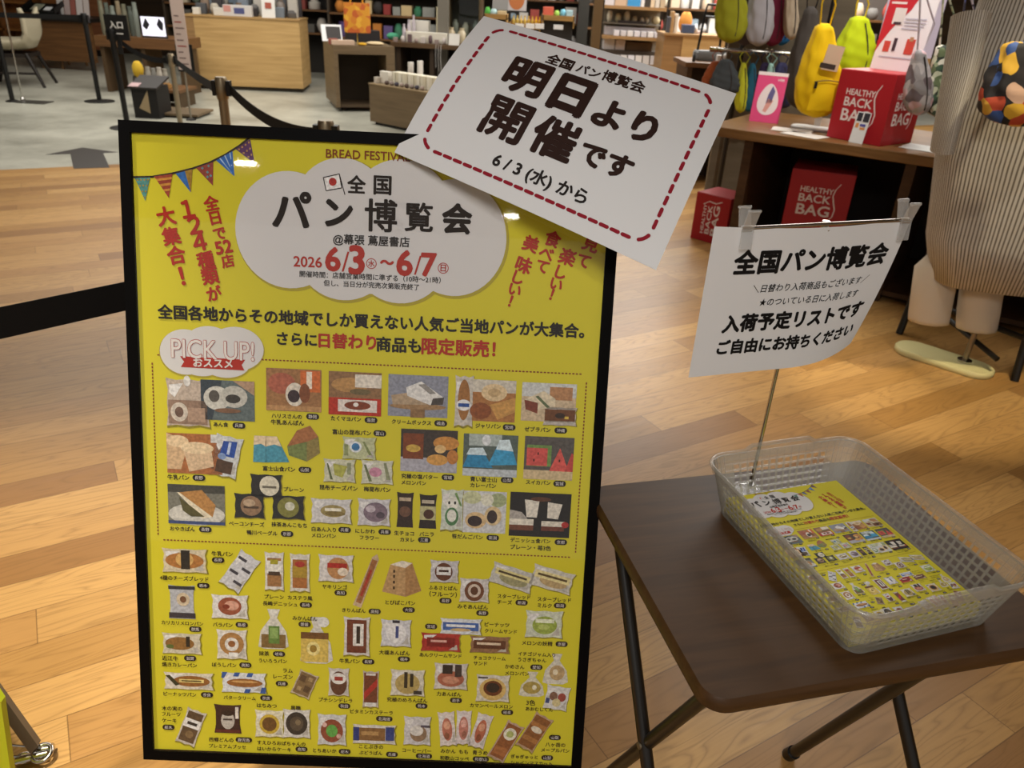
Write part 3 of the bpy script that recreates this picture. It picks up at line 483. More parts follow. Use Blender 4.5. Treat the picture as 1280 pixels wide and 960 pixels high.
def art(parent, fn, split, dcloud=(0, 0), dbunt=0, dvert=None):
    """the printed design; fn carries poster coordinates to the sheet it is printed on"""
    cl = MB(); ink = MB(); red = MB(); brn = MB(); wht = MB(); pil = MB()
    sh = lambda x, y, z: fn(x+dcloud[0], y+dcloud[1], z)
    for zz, mi, gx in ((.0003, 1, .0022), (.0005, 0, 0)):
        for (cx, cy, rx, ry) in ((362,288,65,67), (428,262,58,58), (502,266,62,60), (568,298,63,67), (430,312,60,59), (500,316,60,59), (463,292,90,70)):
            c = L2(cx, cy); a = rx*PPX*.985; bb = ry*PPX*1.02
            cl.add([sh(c[0]+(a+gx)*math.cos(t*.1309)+gx, c[1]+(bb+gx)*math.sin(t*.1309)-gx, zz+cx*1e-7) for t in range(48)], [tuple(range(48))], mi)
    for (cx, cy, rx, ry) in ((232,440,31,28), (262,430,30,22), (295,436,34,27), (252,452,28,18), (282,453,30,19)):
        c = L2(cx, cy)
        for zz, mi, gx in ((.0003, 1, .0015), (.0005, 0, 0)):
            cl.add([fn(c[0]+(rx*PPX+gx)*math.cos(t*.1745), c[1]+(ry*PPX+gx)*math.sin(t*.1745)-gx, zz+cx*1e-7) for t in range(36)], [tuple(range(36))], mi)
    for q in T_BLACK:
        text_px(ink, *q[:6], sh if q[2] < 365 else fn)
    for ln in CAP.replace('\n', ';').split(';'):
        t, x0, y0, x1, y1 = ln.split(','); text_px(ink, t, float(x0), float(y0), float(x1), float(y1), .022, fn)
    for q in T_RED: text_px(red, *q[:6], sh if q[2] < 365 else fn)
    for (cx, cy, r) in ((464.5, 329.5, 6.3), (554.2, 335.2, 6.5)):
        c = L2(cx, cy); n = 24; R0, R1 = r*PPX, (r-.9)*PPX
        vs = [sh(c[0]+R*math.cos(6.2832*i/n), c[1]+R*math.sin(6.2832*i/n), .0012) for R in (R0, R1) for i in range(n)]
        red.add(vs, [(i, (i+1) % n, n+(i+1) % n, n+i) for i in range(n)])
    # slanting red words
    for words, tilt in ((V_LEFT, 13), (V_RIGHT, -17)):
        for (t, x, y, w) in words:
            c = L2(x, y); ff = fn
            if dvert and tilt < 0: continue
            if dvert: ff = lambda X, Y, Z: fn(X+dvert[0], Y+dvert[1], Z)
            _g = glyphs(t); put_text(red, t, c, w*PPX*(_g[3]-_g[2]), math.radians(tilt), None, .035, 0, .0013, ff)
    a, c = L2(408, 191.5), L2(513, 197); put_text(brn, 'BREAD FESTIVAL', ((a[0]+c[0])/2, (a[1]+c[1])/2), c[0]-a[0], 0, .0125, .012, 0, .0013, sh)
    # pick-up badge: outline letters over a ribbon
    a, c = L2(215, 435.5), L2(318, 439)
    put_text(red, 'PICK UP!', ((a[0]+c[0])/2, (a[1]+c[1])/2), c[0]-a[0], 0, .029, .03, 0, .0012, fn)
    put_text(wht, 'PICK UP!', ((a[0]+c[0])/2, (a[1]+c[1])/2), c[0]-a[0], 0, .029, .008, 0, .0016, fn)
    rb = [L2(*q) for q in ((225.5, 445), (307, 449.5), (302.5, 456), (306, 463), (226.5, 458.5), (230.5, 452))]
    red.add([fn(x, y, .0009) for x, y in rb], [tuple(range(6))])
    a, c = L2(242.5, 452.5), L2(291, 454.5); put_text(wht, 'おススメ', ((a[0]+c[0])/2, (a[1]+c[1])/2), c[0]-a[0], 0, None, .03, 0, .0014, fn)
    # dotted frame
    A, B_, C, D = L2(188.5, 441), L2(734, 470), L2(718.5, 700), L2(199.5, 671)
    x0, x1, y1, y0 = (A[0]+D[0])/2, (B_[0]+C[0])/2, (A[1]+B_[1])/2, (C[1]+D[1])/2; st = .0056
    dots = []
    for i in range(int((x1-x0-.02)/st)+1): dots += [(x0+.01+i*st, y1, 0), (x0+.01+i*st, y0, 0)]
    for i in range(int((y1-y0-.02)/st)+1): dots += [(x0, y0+.01+i*st, 1), (x1, y0+.01+i*st, 1)]
    for (x, y, t) in dots:
        w, h = (.0011, .0017) if t else (.0017, .0011)
        brn.add([fn(x-w, y-h, .0004), fn(x+w, y-h, .0004), fn(x+w, y+h, .0004), fn(x-w, y+h, .0004)], [(0, 1, 2, 3)])
    # prefecture pills
    for s, w in ((PILL.replace('\n', ';'), 16), (PILL3, 22)):
        for ln in s.split(';'):
            t, x, y = ln.split(','); c = L2(float(x), float(y)); hw, r = w*PPX/2, 3.8*PPX
            P = [(c[0]+hw-r+r*math.cos(k*.3927-1.5708), c[1]+r*math.sin(k*.3927-1.5708)) for k in range(9)] + [(c[0]-hw+r+r*math.cos(k*.3927+1.5708), c[1]+r*math.sin(k*.3927+1.5708)) for k in range(9)]
            pil.add([fn(x, y, .0010) for x, y in P], [tuple(range(18))]); put_text(wht, t, c, (w-6)*PPX, 0, None, .0, 0, .0013, fn)
    # bunting: a line with six patterned pennants
    bp = Pal(); bun = MB()
    def bp_(px, py): q = L2(px, py); return (q[0]+dbunt, q[1])
    line = [(163,221.5), (190,221), (215,217), (240,211), (262,203.5), (282,193.5), (300,182), (317,168)]
    for i in range(len(line)-1):
        p, q = Vector((*bp_(*line[i]), 0)), Vector((*bp_(*line[i+1]), 0)); d = (q-p).normalized(); nn = Vector((-d.y, d.x, 0))*.0015; p -= d*.0008; q += d*.0008
        bun.add([fn(*(p-nn).xy, .0006), fn(*(q-nn).xy, .0006), fn(*(q+nn).xy, .0006), fn(*(p+nn).xy, .0006)], [(0, 1, 2, 3)], bp('#2e2420'))
    pen = [((169,222.5),(188,222),(182,251),'#4f8a86','#a8862c',0), ((193,220.5),(216,217.5),(211.5,247.5),'#963f2c','#c98a3a',5), ((220,217),(241,211.5),(239,240.5),'#2f68b0','#a07c2c',1), ((245.5,210),(267,202.5),(266.5,232),'#8e4034','#5f8f94',2), ((270.5,200.5),(291,189),(293.5,220.5),'#2c66b4','#a9c2d8',3), ((295,186.5),(313,174),(319,205),'#56305c','#b98a48',4)]
    for a, c, d, c0, c1_, k in pen:
        A, C, D = [Vector((*bp_(*q), 0)) for q in (a, c, d)]
        tri = lambda P, col, z: bun.add([fn(p.x, p.y, z) for p in P], [tuple(range(len(P)))], bp(col))
        tri([A, C, D], c0, .0007)
        if k == 0 or k == 4:
            n = 4
            for i in range(n):
                for j in range(n-i):
                    s0 = (i+.15)/n; s1 = (i+.55)/n
                    f = lambda s, t: (A.lerp(C, t)).lerp(D, s)
                    t0, t1 = (j+.2)/(n-i), (j+.8)/(n-i); tm = (t0+t1)/2
                    tri([f(s0, tm), f((s0+s1)/2, t1), f(s1, tm), f((s0+s1)/2, t0)], c1_, .0008)
        if k == 5:
            for s in (.12, .36, .6): tri([A.lerp(D, s), C.lerp(D, s), C.lerp(D, s+.1), A.lerp(D, s+.1)], c1_, .0009)
        if k == 1: tri([A.lerp(C, .55), C, D], c1_, .0008)
        if k == 2:
            for s, t in ((.1,.3),(.1,.7),(.35,.5),(.55,.3),(.55,.7)):
                p = A.lerp(C, t).lerp(D, s); r = .0022; tri([p+Vector((-r,0,0)), p+Vector((0,-r,0)), p+Vector((r,0,0)), p+Vector((0,r,0))], c1_, .0008)
        if k == 3:
            for t in (.2, .5, .8): tri([A.lerp(C, t), A.lerp(C, t+.07), A.lerp(C, t+.07).lerp(D, 1-t*.9), A.lerp(C, t).lerp(D, 1-t*.9)], c1_, .0008)
    # flag
    fl = [L2(*q) for q in ((404.5, 222), (424.5, 217.5), (427.5, 235), (408, 238.5))]
    bun.add([sh(x, y, .0007) for x, y in fl], [(0, 1, 2, 3)], bp('#e6e4e2'))
    c = L2(416.2, 227.3); bun.add([sh(c[0]+4.6*PPX*math.cos(t*.349), c[1]+4.6*PPX*math.sin(t*.349), .0009) for t in range(18)], [tuple(range(18))], bp('#a8261e'))
    ed = fl+[fl[0]]
    for p, q in [(ed[i], ed[i+1]) for i in range(4)] + [(L2(424.3, 217), L2(431.5, 243.5))]:
        p, q = Vector((*p, 0)), Vector((*q, 0)); d = (q-p).normalized(); nn = Vector((-d.y, d.x, 0))*.0007
        bun.add([sh(*(p-nn).xy, .001), sh(*(q-nn).xy, .001), sh(*(q+nn).xy, .001), sh(*(p+nn).xy, .001)], [(0, 1, 2, 3)], bp('#2b2220'))
    cl.build('cloud_print', [CLOUDW, mat('#a89a30', .6, 0, .2)], parent)
    ink.build('lettering', INK, parent)['label'] = 'black lettering'
    red.build('lettering', RED, parent)['label'] = 'red lettering'
    wht.build('lettering', mat('#d9d4cf', .6, 0, .2), parent)['label'] = 'white lettering'
    brn.build('dotted_border', REDB, parent); pil.build('name_badge', INK, parent)
    bun.build('bunting_print', bp.m, parent)
    if split:
        for p in PIC:
            mb = MB(); pl = Pal(); pic_mesh(p, fn, mb, pl); mb.build('bread_picture', pl.m, parent)
    else:
        mb = MB(); pl = Pal()
        for p in PIC: pic_mesh(p, fn, mb, pl)
        mb.build('bread_picture', pl.m, parent)

pt = thing('poster_stand', 'large black framed yellow bread festival poster leaning back on the wood floor', 'poster', M=PM)
b = MB(); fw = .017; ww, hh = .375, 1.05
for x0, y0, x1, y1 in ((-ww, 0, -ww+fw, hh), (ww-fw, 0, ww, hh), (-ww+fw, 0, ww-fw, fw), (-ww+fw, hh-fw, ww-fw, hh)): b.b2(x0, y0, -.018, x1, y1, .006)
b.build('frame', mat('#060505', .6, 0, .06), pt)
b = MB(); b.b2(-ww+.004, .004, -.016, ww-.004, hh-.004, -.010); b.build('back_panel', mat('#2a2522', .8), pt)
b = MB(); b.b2(-ww+fw-.003, fw-.003, -.006, ww-fw+.003, hh-fw+.003, 0); sheet = b.build('printed_sheet', YEL, pt)
art(sheet, lambda x, y, z: (x, y, z+.0002), True)
b = MB(); b.poly([(-ww+fw, fw), (ww-fw, fw), (ww-fw, hh-fw), (-ww+fw, hh-fw)], .0052); b.build('glazing', clear('poster_acrylic', rough=.03), pt)
LW = lambda x, y, z: PMI @ Vector((x, y, z))
for sx in (-.25, .25):
    b = MB(); b.tube([(sx, .02, -.03), (sx, .62, -.03)], .011, 8); g = PMI @ (PM @ Vector((sx, .02, -.03)) + Vector((0, .0, 0)))
    w0 = PM @ Vector((sx, .06, -.03)); foot = Vector((w0.x, w0.y+.30, 0.008)); b.tube([PMI @ w0, PMI @ foot], .011, 8)
    w1 = PM @ Vector((sx, .62, -.03)); foot2 = Vector((w1.x, w1.y+.32, 0.008)); b.tube([PMI @ w1, PMI @ foot2], .011, 8)
    b.build('leg', BLACKMET, pt)

# ------------------------------------------------------------------ A3 notice taped over the poster corner
NC = [Vector(q) for q in ((-.075, 1.347, 1.347), (.307, 1.199, 1.254), (.187, 1.012, 1.057), (-.195, 1.160, 1.150))]   # TL TR BR BL
NX = (NC[1]-NC[0]+NC[2]-NC[3]).normalized(); NYv = (NC[0]-NC[3]+NC[1]-NC[2]); NYv = (NYv-NX*NYv.dot(NX)).normalized(); NN = NX.cross(NYv)
NW, NH = .42, .297
def _dep(px, py, C):
    d = ray(px, py); return CAM + d*((C-CAM).dot(_f)/d.dot(_f))
NQ = [_dep(605, 20, NC[0]), _dep(920.5, 117, NC[1]), _dep(820, 337.5, NC[2]), _dep(493, 190.5, NC[3])]
def notice(u, v, z=0):   # u,v in 0..1 from bottom left, the sheet bows gently between its corners
    a = NQ[3].lerp(NQ[2], u); c = NQ[0].lerp(NQ[1], u); p = a.lerp(c, v)
    bow = .016*math.sin(math.pi*v)*(1-.55*u) + .004*math.sin(math.pi*u)
    return p + NN*(bow+z)
NO = NQ[3]
nt = thing('paper_notice', 'white landscape paper notice with red dashed border tilted over the poster corner', 'notice', NO)
rel = lambda p: p-NO
b = MB(); b.grid(lambda u, v: rel(notice(u, v)), 24, 16); b.grid(lambda u, v: rel(notice(1-u, v, -.0004)), 24, 16); b.build('sheet', PAPER, nt, smooth=60)
nf = lambda x, y, z: rel(notice(x/NW, y/NH, z+.0004))
def npx(px, py):        # pixel -> sheet coordinates (two Newton steps on the bilinear sheet)
    u, v = .5, .5
    def pr(u, v):
        q = notice(u, v)-CAM; return (640+FPX*q.dot(RX)/q.dot(_f), 480+FPX*q.dot(DN)/q.dot(_f))
    for _ in range(8):
        x, y = pr(u, v); xa, ya = pr(u+.01, v); xb, yb = pr(u, v+.01)
        a, c, d, e = (xa-x)*100, (xb-x)*100, (ya-y)*100, (yb-y)*100; det = a*e-c*d
        du, dv = ((px-x)*e-(py-y)*c)/det, ((py-y)*a-(px-x)*d)/det; u += du; v += dv
    return (u*NW, v*NH)
def ntext(mb, t, x0, y0, x1, y1, bold, h=None, mi=0):
    a, c = npx(x0, y0), npx(x1, y1); put_text(mb, t, ((a[0]+c[0])/2, (a[1]+c[1])/2), math.hypot(c[0]-a[0], c[1]-a[1]), 0, h, bold, mi, .0002, nf, n=8)
b = MB()
for q in (('全国', 684.5,72,716,83,.035), ('パン', 722,84.5,750,93.5,.035), ('博覧会', 754,93,805.5,111,.03),
          ('明', 636,88,681,105,.042), ('日', 695.5,112,734,125.5,.055), ('より', 743,144,821,157,.048),
          ('開', 609,141,657.5,158,.03), ('催', 668.5,164,719,182,.038), ('です', 726,190,789,212,.045)):
    ntext(b, *q)
b.build('lettering', mat('#2c1913', .7, 0, .2), nt)['label'] = 'dark brown lettering'
b = MB()
for q in (('6 / 3 (水) から', 617,200,733,249,.03),):
    ntext(b, *q)
b.build('lettering', mat('#241e1c', .7, 0, .2), nt)
b = MB(); mg = .0335; cr = .022
cor = [npx(*q) for q in ((625, 39), (888, 120), (806, 306), (526, 177))]
bx0, bx1, by0, by1 = (cor[0][0]+cor[3][0])/2-.004, (cor[1][0]+cor[2][0])/2+.004, (cor[2][1]+cor[3][1])/2-.003, (cor[0][1]+cor[1][1])/2+.003
def capsule(pts, r):
    V = [Vector((x, y, 0)) for x, y in pts]; L_, R_ = [], []
    for i, p in enumerate(V):
        d = (V[min(i+1, len(V)-1)]-V[max(i-1, 0)]).normalized(); nn = Vector((-d.y, d.x, 0)); L_.append(p+nn*r); R_.append(p-nn*r)
    d0 = (V[0]-V[1]).normalized(); d1 = (V[-1]-V[-2]).normalized()
    cap = lambda c, d: [c + Matrix.Rotation(t, 3, 'Z') @ (d*r) for t in (1.0, .5, 0, -.5, -1.0)]
    return [(p.x, p.y) for p in L_ + cap(V[-1], d1) + R_[::-1] + cap(V[0], d0)]
def dash(pts): b.add([nf(x, y, .0003) for x, y in capsule(pts, .0027)], [tuple(range(2*len(pts)+10))])
n = 19; w_ = (bx1-bx0-2*cr)/n
for i in range(n):
    for y in (by0, by1): x = bx0+cr+(i+.5)*w_; dash([(x-.0050, y), (x+.0050, y)])
n = 11; w_ = (by1-by0-2*cr)/n
for i in range(n):
    for x in (bx0, bx1): y = by0+cr+(i+.5)*w_; dash([(x, y-.0050), (x, y+.0050)])
for cx, cy, a0 in ((bx1-cr, by1-cr, 0), (bx0+cr, by1-cr, 90), (bx0+cr, by0+cr, 180), (bx1-cr, by0+cr, 270)):
    dash([(cx+cr*math.cos(math.radians(a0+t)), cy+cr*math.sin(math.radians(a0+t))) for t in (27, 37, 47, 57, 67)])
b.build('dashed_border', mat('#8a1526', .7, 0, .2), nt)

# ------------------------------------------------------------------ folding table
TU, TV = Vector((.9665, .2565, 0)), Vector((.2565, -.9665, 0)); TZ = .65
tang = math.atan2(TU.y, TU.x)
T0u, T0v, TW_, TD = .4017, -.995, .54, .452
def TP(u, v, z): return TU*u + TV*v + Vector((0, 0, z))
tcen = TP(T0u+TW_/2, T0v+TD/2, 0)
tb = thing('folding_table', 'small folding table with a dark walnut top and black crossed tube legs', 'table', tcen, tang)
b = MB()
pr = []
for (ins, z) in ((.006, .626), (.001, .630), (0, .638), (.001, .645), (.005, .650)):
    pr.append([Vector((x, y, z)) for x, y in rrect(TW_-2*ins, TD-2*ins, .034-ins, 7)])
b.loft(pr); b.build('table_top', DARKWOOD, tb, smooth=50)
tinv = Matrix.Translation(tcen) @ Matrix.Rotation(tang, 4, 'Z'); tinv = tinv.inverted()
legs = [(TP(.44, -.945, .626), TP(.455, -.52, .0)), (TP(.468, -.60, .626), TP(.435, -.89, .0)), (TP(.885, -.945, .626), TP(.955, -.52, 0)), (TP(.815, -.59, .626), Vector((.612, 1.073, .0)))]
for a, c in legs:
    d = (c-a).normalized(); lg = MB(); lg.tube([tinv @ a, tinv @ (c - d*.02)], .0108, 14); lo = lg.build('leg', BLACKMET, tb, smooth=50)
    fc = MB(); fc.tube([tinv @ (c - d*.035), tinv @ (c+Vector((0, 0, .004)))], .0135, 14); fc.build('foot_cap', BLACK, lo, smooth=50)
for i, j in ((0, 1),):
    # pivot bolt where the two tubes of a pair cross
    A, B_ = legs[i]; C, D = legs[j]; t = .5
    best = min(((A.lerp(B_, s/60)-C.lerp(D, r_/60)).length, s, r_) for s in range(20, 45) for r_ in range(20, 45))
    p, q = A.lerp(B_, best[1]/60), C.lerp(D, best[2]/60); dd = (q-p).normalized()*.012
    pv = MB(); pv.tube([tinv @ (p-dd), tinv @ (q+dd)], .006, 10); pv.build('pivot_bolt', STEEL, tb, smooth=40)
b = MB(); b.tube([tinv @ legs[0][0].lerp(legs[0][1], .03), tinv @ legs[2][0].lerp(legs[2][1], .03)], .010, 10); b.build('cross_rail', BLACKMET, tb, smooth=50)

# ------------------------------------------------------------------ openwork tray on the table
TRA = math.radians(19); TRC = Vector((.503, .906, TZ+.0005))
tray = thing('storage_tray', 'clear grey plastic openwork tray of yellow flyers on the dark folding table', 'tray', TRC, TRA)
PLAST = clear('translucent_plastic', rough=.2, glossy=.07, body=.25, bodycol='#cbc8be')
BW, BD, RW, RD, TH = .232, .322, .283, .362, .088
def perim(w, d, r, n_c=5):
    """points around a rounded rectangle with markers for the straight runs"""
    return rrect(w, d, r, n_c)
def wall_pt(side, s, t, off=0):
    """side 0 right(+x) 1 back(+y) 2 left 3 front; s along the run 0..1, t height 0..1"""
    w = BW+(RW-BW)*t + off*2; d = BD+(RD-BD)*t + off*2; r = .022+.012*t
    z = TH*t
    if side == 0: return Vector((w/2, -d/2+r+(d-2*r)*s, z))
    if side == 1: return Vector((w/2-r-(w-2*r)*s, d/2, z))
    if side == 2: return Vector((-w/2, d/2-r-(d-2*r)*s, z))
    return Vector((-w/2+r+(w-2*r)*s, -d/2, z))
b = MB()
for side in range(4):
    nx = 24 if side in (0, 2) else 15; ts = [0, .17] + [.17+.64*k/5 for k in range(1, 6)] + [1.0]
    for j in range(7):
        t0, t1 = ts[j], ts[j+1]
        for i in range(nx):
            s0, s1 = i/nx, (i+1)/nx
            q = [wall_pt(side, s0, t0), wall_pt(side, s1, t0), wall_pt(side, s1, t1), wall_pt(side, s0, t1)]
            if 1 <= j <= 5 and 0 < i < nx-1:
                m = .15; si0, si1 = s0+(s1-s0)*m, s1-(s1-s0)*m; ti0, ti1 = t0+(t1-t0)*m, t1-(t1-t0)*m
                k = [wall_pt(side, si0, ti0), wall_pt(side, si1, ti0), wall_pt(side, si1, ti1), wall_pt(side, si0, ti1)]
                b.add(q+k, [(0, 1, 5, 4), (1, 2, 6, 5), (2, 3, 7, 6), (3, 0, 4, 7)])
            else: b.add(q, [(0, 1, 2, 3)])
cs = ((0, .5, .5, 0), (1, -.5, .5, 90), (2, -.5, -.5, 180), (3, .5, -.5, 270))
for k, sx, sy, a0 in cs:
    for i in range(6):
        for j in range(4):
            q = []
            for (ii, jj) in ((i, j), (i+1, j), (i+1, j+1), (i, j+1)):
                t = jj/4; w = BW+(RW-BW)*t; d = BD+(RD-BD)*t; r = .022+.012*t; a = math.radians(a0+15*ii)
                q.append(Vector((sx*(w-2*r)+r*math.cos(a), sy*(d-2*r)+r*math.sin(a), TH*t)))
            b.add(q, [(0, 1, 2, 3)])
ob = b.build('openwork_wall', PLAST, tray); so = ob.modifiers.new('wall', 'SOLIDIFY'); so.thickness = .0018
b = MB(); b.prism(rrect(BW, BD, .022), .0005, .0025); b.build('base', PLAST, tray)
# rolled rim: its two short ends rise into grip tabs
b = MB(); P = []
for k, (x, y) in enumerate(rrect(RW+.004, RD+.004, .036, 8)): P.append(Vector((x, y, TH)))
def dens(P, m=12):
    o = []
    for i in range(len(P)):
        a, c = P[i], P[(i+1) % len(P)]; kk = m if (a-c).length > .05 else 1
        o += [a.lerp(c, q/kk) for q in range(kk)]
    return o
P = dens(P, 16)
for p in P:
    if abs(p.y) > RD/2-.004:
        e = max(0, min(1, (.068-abs(p.x))/.012)); p.z += .009*e
b.tube(P, .0034, 8, closed=True); 
n = len(P); vs = [(p.x*.997, p.y*.997, p.z) for p in P] + [(p.x*.985, p.y*.987, TH-.014) for p in P]
b.add(vs, [(i, (i+1) % n, n+(i+1) % n, n+i) for i in range(n)])
b.build('rim', PLAST, tray, smooth=60)

# ------------------------------------------------------------------ flyers in the tray
FD = Vector((-.327, .945, 0)).normalized(); FX = Vector((FD.y, -FD.x, 0))
FTR = Vector((.549, 1.078, 0)); FZ = .6785
fang = math.atan2(FX.y, FX.x); FO = FTR - FX*.105 - FD*.297
stack = MB(); random.seed(5)
for i in range(26):
    dx, dy, da = random.uniform(-.0012, .0012), random.uniform(-.001, .001), random.uniform(-.003, .003)
    R = Matrix.Rotation(da, 3, 'Z'); stack.box((dx, .1485+dy, .0007+i*.00092), (.21, .297, .0008), i % 2, R)
st = stack.build('flyer_stack', [mat('#c9b61e', .6, 0, .2), mat('#cfc88c', .7, 0, .2)])
st.location = FO+Vector((0, 0, TZ+.0032)); st.rotation_euler = (0, 0, fang)
tag(st, 'stack of yellow flyers lying in the clear tray under the top flyer', 'flyers', None, 'stuff')
fl = thing('flyer', 'topmost yellow bread festival flyer in the clear tray', 'flyer', FO+Vector((0, 0, FZ)), fang)
b = MB(); b.b2(-.105, 0, -.0005, .105, .297, 0); fs = b.build('sheet', YEL, fl)
FSX, FSY = .21/.72, .297/1.025
art(fs, lambda x, y, z: (x*FSX, (y-.012)*FSY, z*.4+.0001), False, (-.12, .012), .375, (.47, .0))

# ------------------------------------------------------------------ clip stand and its paper sign
SA = math.atan2(.308, .951); SX = Vector((.951, .308, 0)); SN = Vector((.308, -.951, 0))
base = Vector((.408, 1.075, TZ))
sg = thing('sign_holder', 'chrome clip stand with clear grips on the folding table behind the tray', 'sign stand', base)
b = MB(); b.lathe([(.022, .0005), (.024, .004), (.021, .007), (.009, .009), (.007, .016)], n=28); b.build('base', clear('clear_acrylic', body=.25, bodycol='#d8d8d4'), sg, smooth=40)
topc = Vector((.398, .9865, 1.128))
b = MB(); b.tube([(0, 0, .006), (0, 0, .30), topc-base-Vector((0, 0, .004))], .0032, 12); b.build('pole', CHROME, sg, smooth=50)
barL, barR = topc-SX*.122+Vector((0, 0, .001)), topc+SX*.119+Vector((0, 0, .004))
b = MB(); b.tube([barL-base, barR-base], .0026, 12); b.tube([topc-base-Vector((0, 0, .010))-SN*.006, topc-base+Vector((0, 0, .005))-SN*.006], .005, 12); b.build('cross_bar', CHROME, sg, smooth=50)
CLR = clear('clip_acrylic', glossy=.14, rough=.06, body=.3, bodycol='#e6e6e4')
for e in (barL, barR):
    q = e-base; R = Matrix.Rotation(SA, 3, 'Z'); b = MB()
    for sgn, tilt in ((-1, .3), (1, -.3)):
        RR = R @ Matrix.Rotation(tilt, 3, 'X')
        b.box(q+R @ Vector((0, sgn*.0075, .012)), (.017, .0022, .026), 0, RR)
        b.box(q+R @ Vector((0, sgn*.0052, -.013)), (.017, .0022, .026), 0, R @ Matrix.Rotation(-tilt*.35, 3, 'X'))
        b.tube([q+R @ Vector((-.009, sgn*.011, .024)), q+R @ Vector((.009, sgn*.011, .024))], .0022, 8)
    co = b.build('clip', CLR, sg, bevel=.0008)
    b = MB(); b.tube([q+R @ Vector((-.007, 0, -.001)), q+R @ Vector((.007, 0, -.001))], .0042, 10); b.build('spring', CHROME, co, smooth=50)
# the paper: A4 landscape, right-hand edge curling towards the viewer lower down
SC0 = Vector((.2385, .9345, .9243))
ps = thing('paper_sign', 'white landscape paper sign with bold black lettering hanging from the clip stand', 'sign', SC0, SA)
SW, SH = .297, .2085
def sfn(x, y, z):
    u, v = x/SW, y/SH
    curl = .024*max(0, u-.45)**2/.3*(1-v)**1.5 + .004*math.sin(math.pi*u)*v
    k = max(0, u-.5)/.5; w = (1-v)
    return Vector((x - .036*k**1.6*w**1.1, -curl*.5-z+.02*k**2*w**2, y+.026*k**2.2*w**1.2 - .006*math.sin(math.pi*u)*v**6))
b = MB(); b.grid(lambda u, v: sfn(u*SW, v*SH, 0), 26, 18); b.grid(lambda u, v: sfn((1-u)*SW, v*SH, -.0003), 26, 18); b.build('sheet', PAPER, ps, smooth=60)
def spx(px, py):
    o = SC0; q = plane_hit(px, py, o, SN)-o; return (q.dot(SX), q.z)
b = MB()
def stext(t, x0, y0, x1, y1, bold, shear=0):
    a, c = spx(x0, y0), spx(x1, y1); put_text(b, t, ((a[0]+c[0])/2, (a[1]+c[1])/2), math.hypot(c[0]-a[0], c[1]-a[1]), math.atan2(c[1]-a[1], c[0]-a[0])*.5, None, bold, 0, .0004, sfn, shear, 8)
stext('全国パン博覧会', 918, 327.5, 1112, 318, .04)
stext('＼日替わり入荷商品もございます／', 940, 361, 1090, 351, .012, .14)
stext('★のついている日に入荷します', 949, 377.5, 1078, 369.5, .012, .14)
stext('入荷予定リストです', 904, 405, 1088, 392, .048)
stext('ご自由にお持ちください', 897, 434, 1080, 421, .045)
b.build('lettering', mat('#121010', .7, 0, .2), ps)

# ------------------------------------------------------------------ second poster's easel at the left edge
rg = atz(46, 938, .02)
el = thing('easel', 'grey metal easel foot with chrome ring hinge carrying a yellow board', 'easel', (rg.x, rg.y, 0))
b = MB()
a, c = atY(-30, 830, rg.y+.02), Vector((rg.x, rg.y, .03)); d = (c-a).normalized()
b.tube([a-Vector((rg.x, rg.y, 0)), c-Vector((rg.x, rg.y, 0))], .017, 4, flat=.35); b.build('leg', mat('#6c655a', .4, .5), el)
b = MB(); b.tube([(.012+.017*math.cos(t*.39), -.004+.017*math.sin(t*.39), .018+.004*math.sin(t*.39)) for t in range(16)], .0045, 8, closed=True)
b.tube([(-.02+.012*math.cos(t*.39), -.012+.01*math.sin(t*.39), .012) for t in range(16)], .004, 8, closed=True); b.tube([(-.03, -.02, .011), (.02, .0, .012)], .010, 8); b.tube([(.0, .006, .012), (.024, .012, .012)], .010, 8)
b.build('ring_hinge', CHROME, el, smooth=50)
b = MB(); b.tube([(.006, .006, .02), (-.12, -.01, .05)], .002, 6); b.tube([(.0, -.01, .014), (-.12, -.03, .036)], .002, 6); b.build('wire_stay', CHROME, el)
cA, cB = atY(1, 878, .84), atY(9, 975, .84)
b = MB(); o0 = Vector((rg.x, rg.y, 0))
q = [cB-o0+Vector((.0, 0, -.05)), cA-o0, cA-o0+Vector((-.5, .0, .15)), cB-o0+Vector((-.5, 0, -.05))]
q[2] = Vector((q[1].x-.5, q[1].y+.25, q[1].z+.9)); q[1] = Vector((q[1].x-.0, q[1].y, q[1].z))
dn = Vector((0, .012, 0)); b.add(q+[p+dn for p in q], [(0,1,2,3),(7,6,5,4),(0,4,5,1),(1,5,6,2),(2,6,7,3),(3,7,4,0)]); b.build('board', mat('#b7c21e', .5), el)

# ------------------------------------------------------------------ display table with the bags
def span(px0, py0, px1, py1, Y):
    """world x-range and z-range of a pixel rectangle standing at distance Y"""
    xc, yc = (px0+px1)/2, (py0+py1)/2
    return atY(px0, yc, Y).x, atY(px1, yc, Y).x, atY(xc, py1, Y).z, atY(xc, py0, Y).z
DH = .77
d0, d1 = atz(909, 160, DH), atz(1188, 199, DH)
DX = (d1-d0); DX.z = 0; DX.normalize(); DY = Vector((-DX.y, DX.x, 0)); dang = math.atan2(DX.y, DX.x)
DO = d0 - DX*.12; DO.z = 0            # front left corner of the top, on the floor
DLEN, DDEP = 2.25, .95
def DT(u, v, z): return DO + DX*u + DY*v + Vector((0, 0, z))
dt = thing('display_table', 'long brown wooden display table carrying the bags, open shelf space below', 'table', DO, dang)
b = MB(); b.b2(0, 0, DH-.05, DLEN, DDEP, DH); b.build('table_top', wood('walnut_display_top', '#674827', '#825f38', (3, 30, 30), .35), dt, bevel=.004)
DDK = wood('dark_display_wood', '#3a2615', '#4c331e', (3, 30, 30), .45)
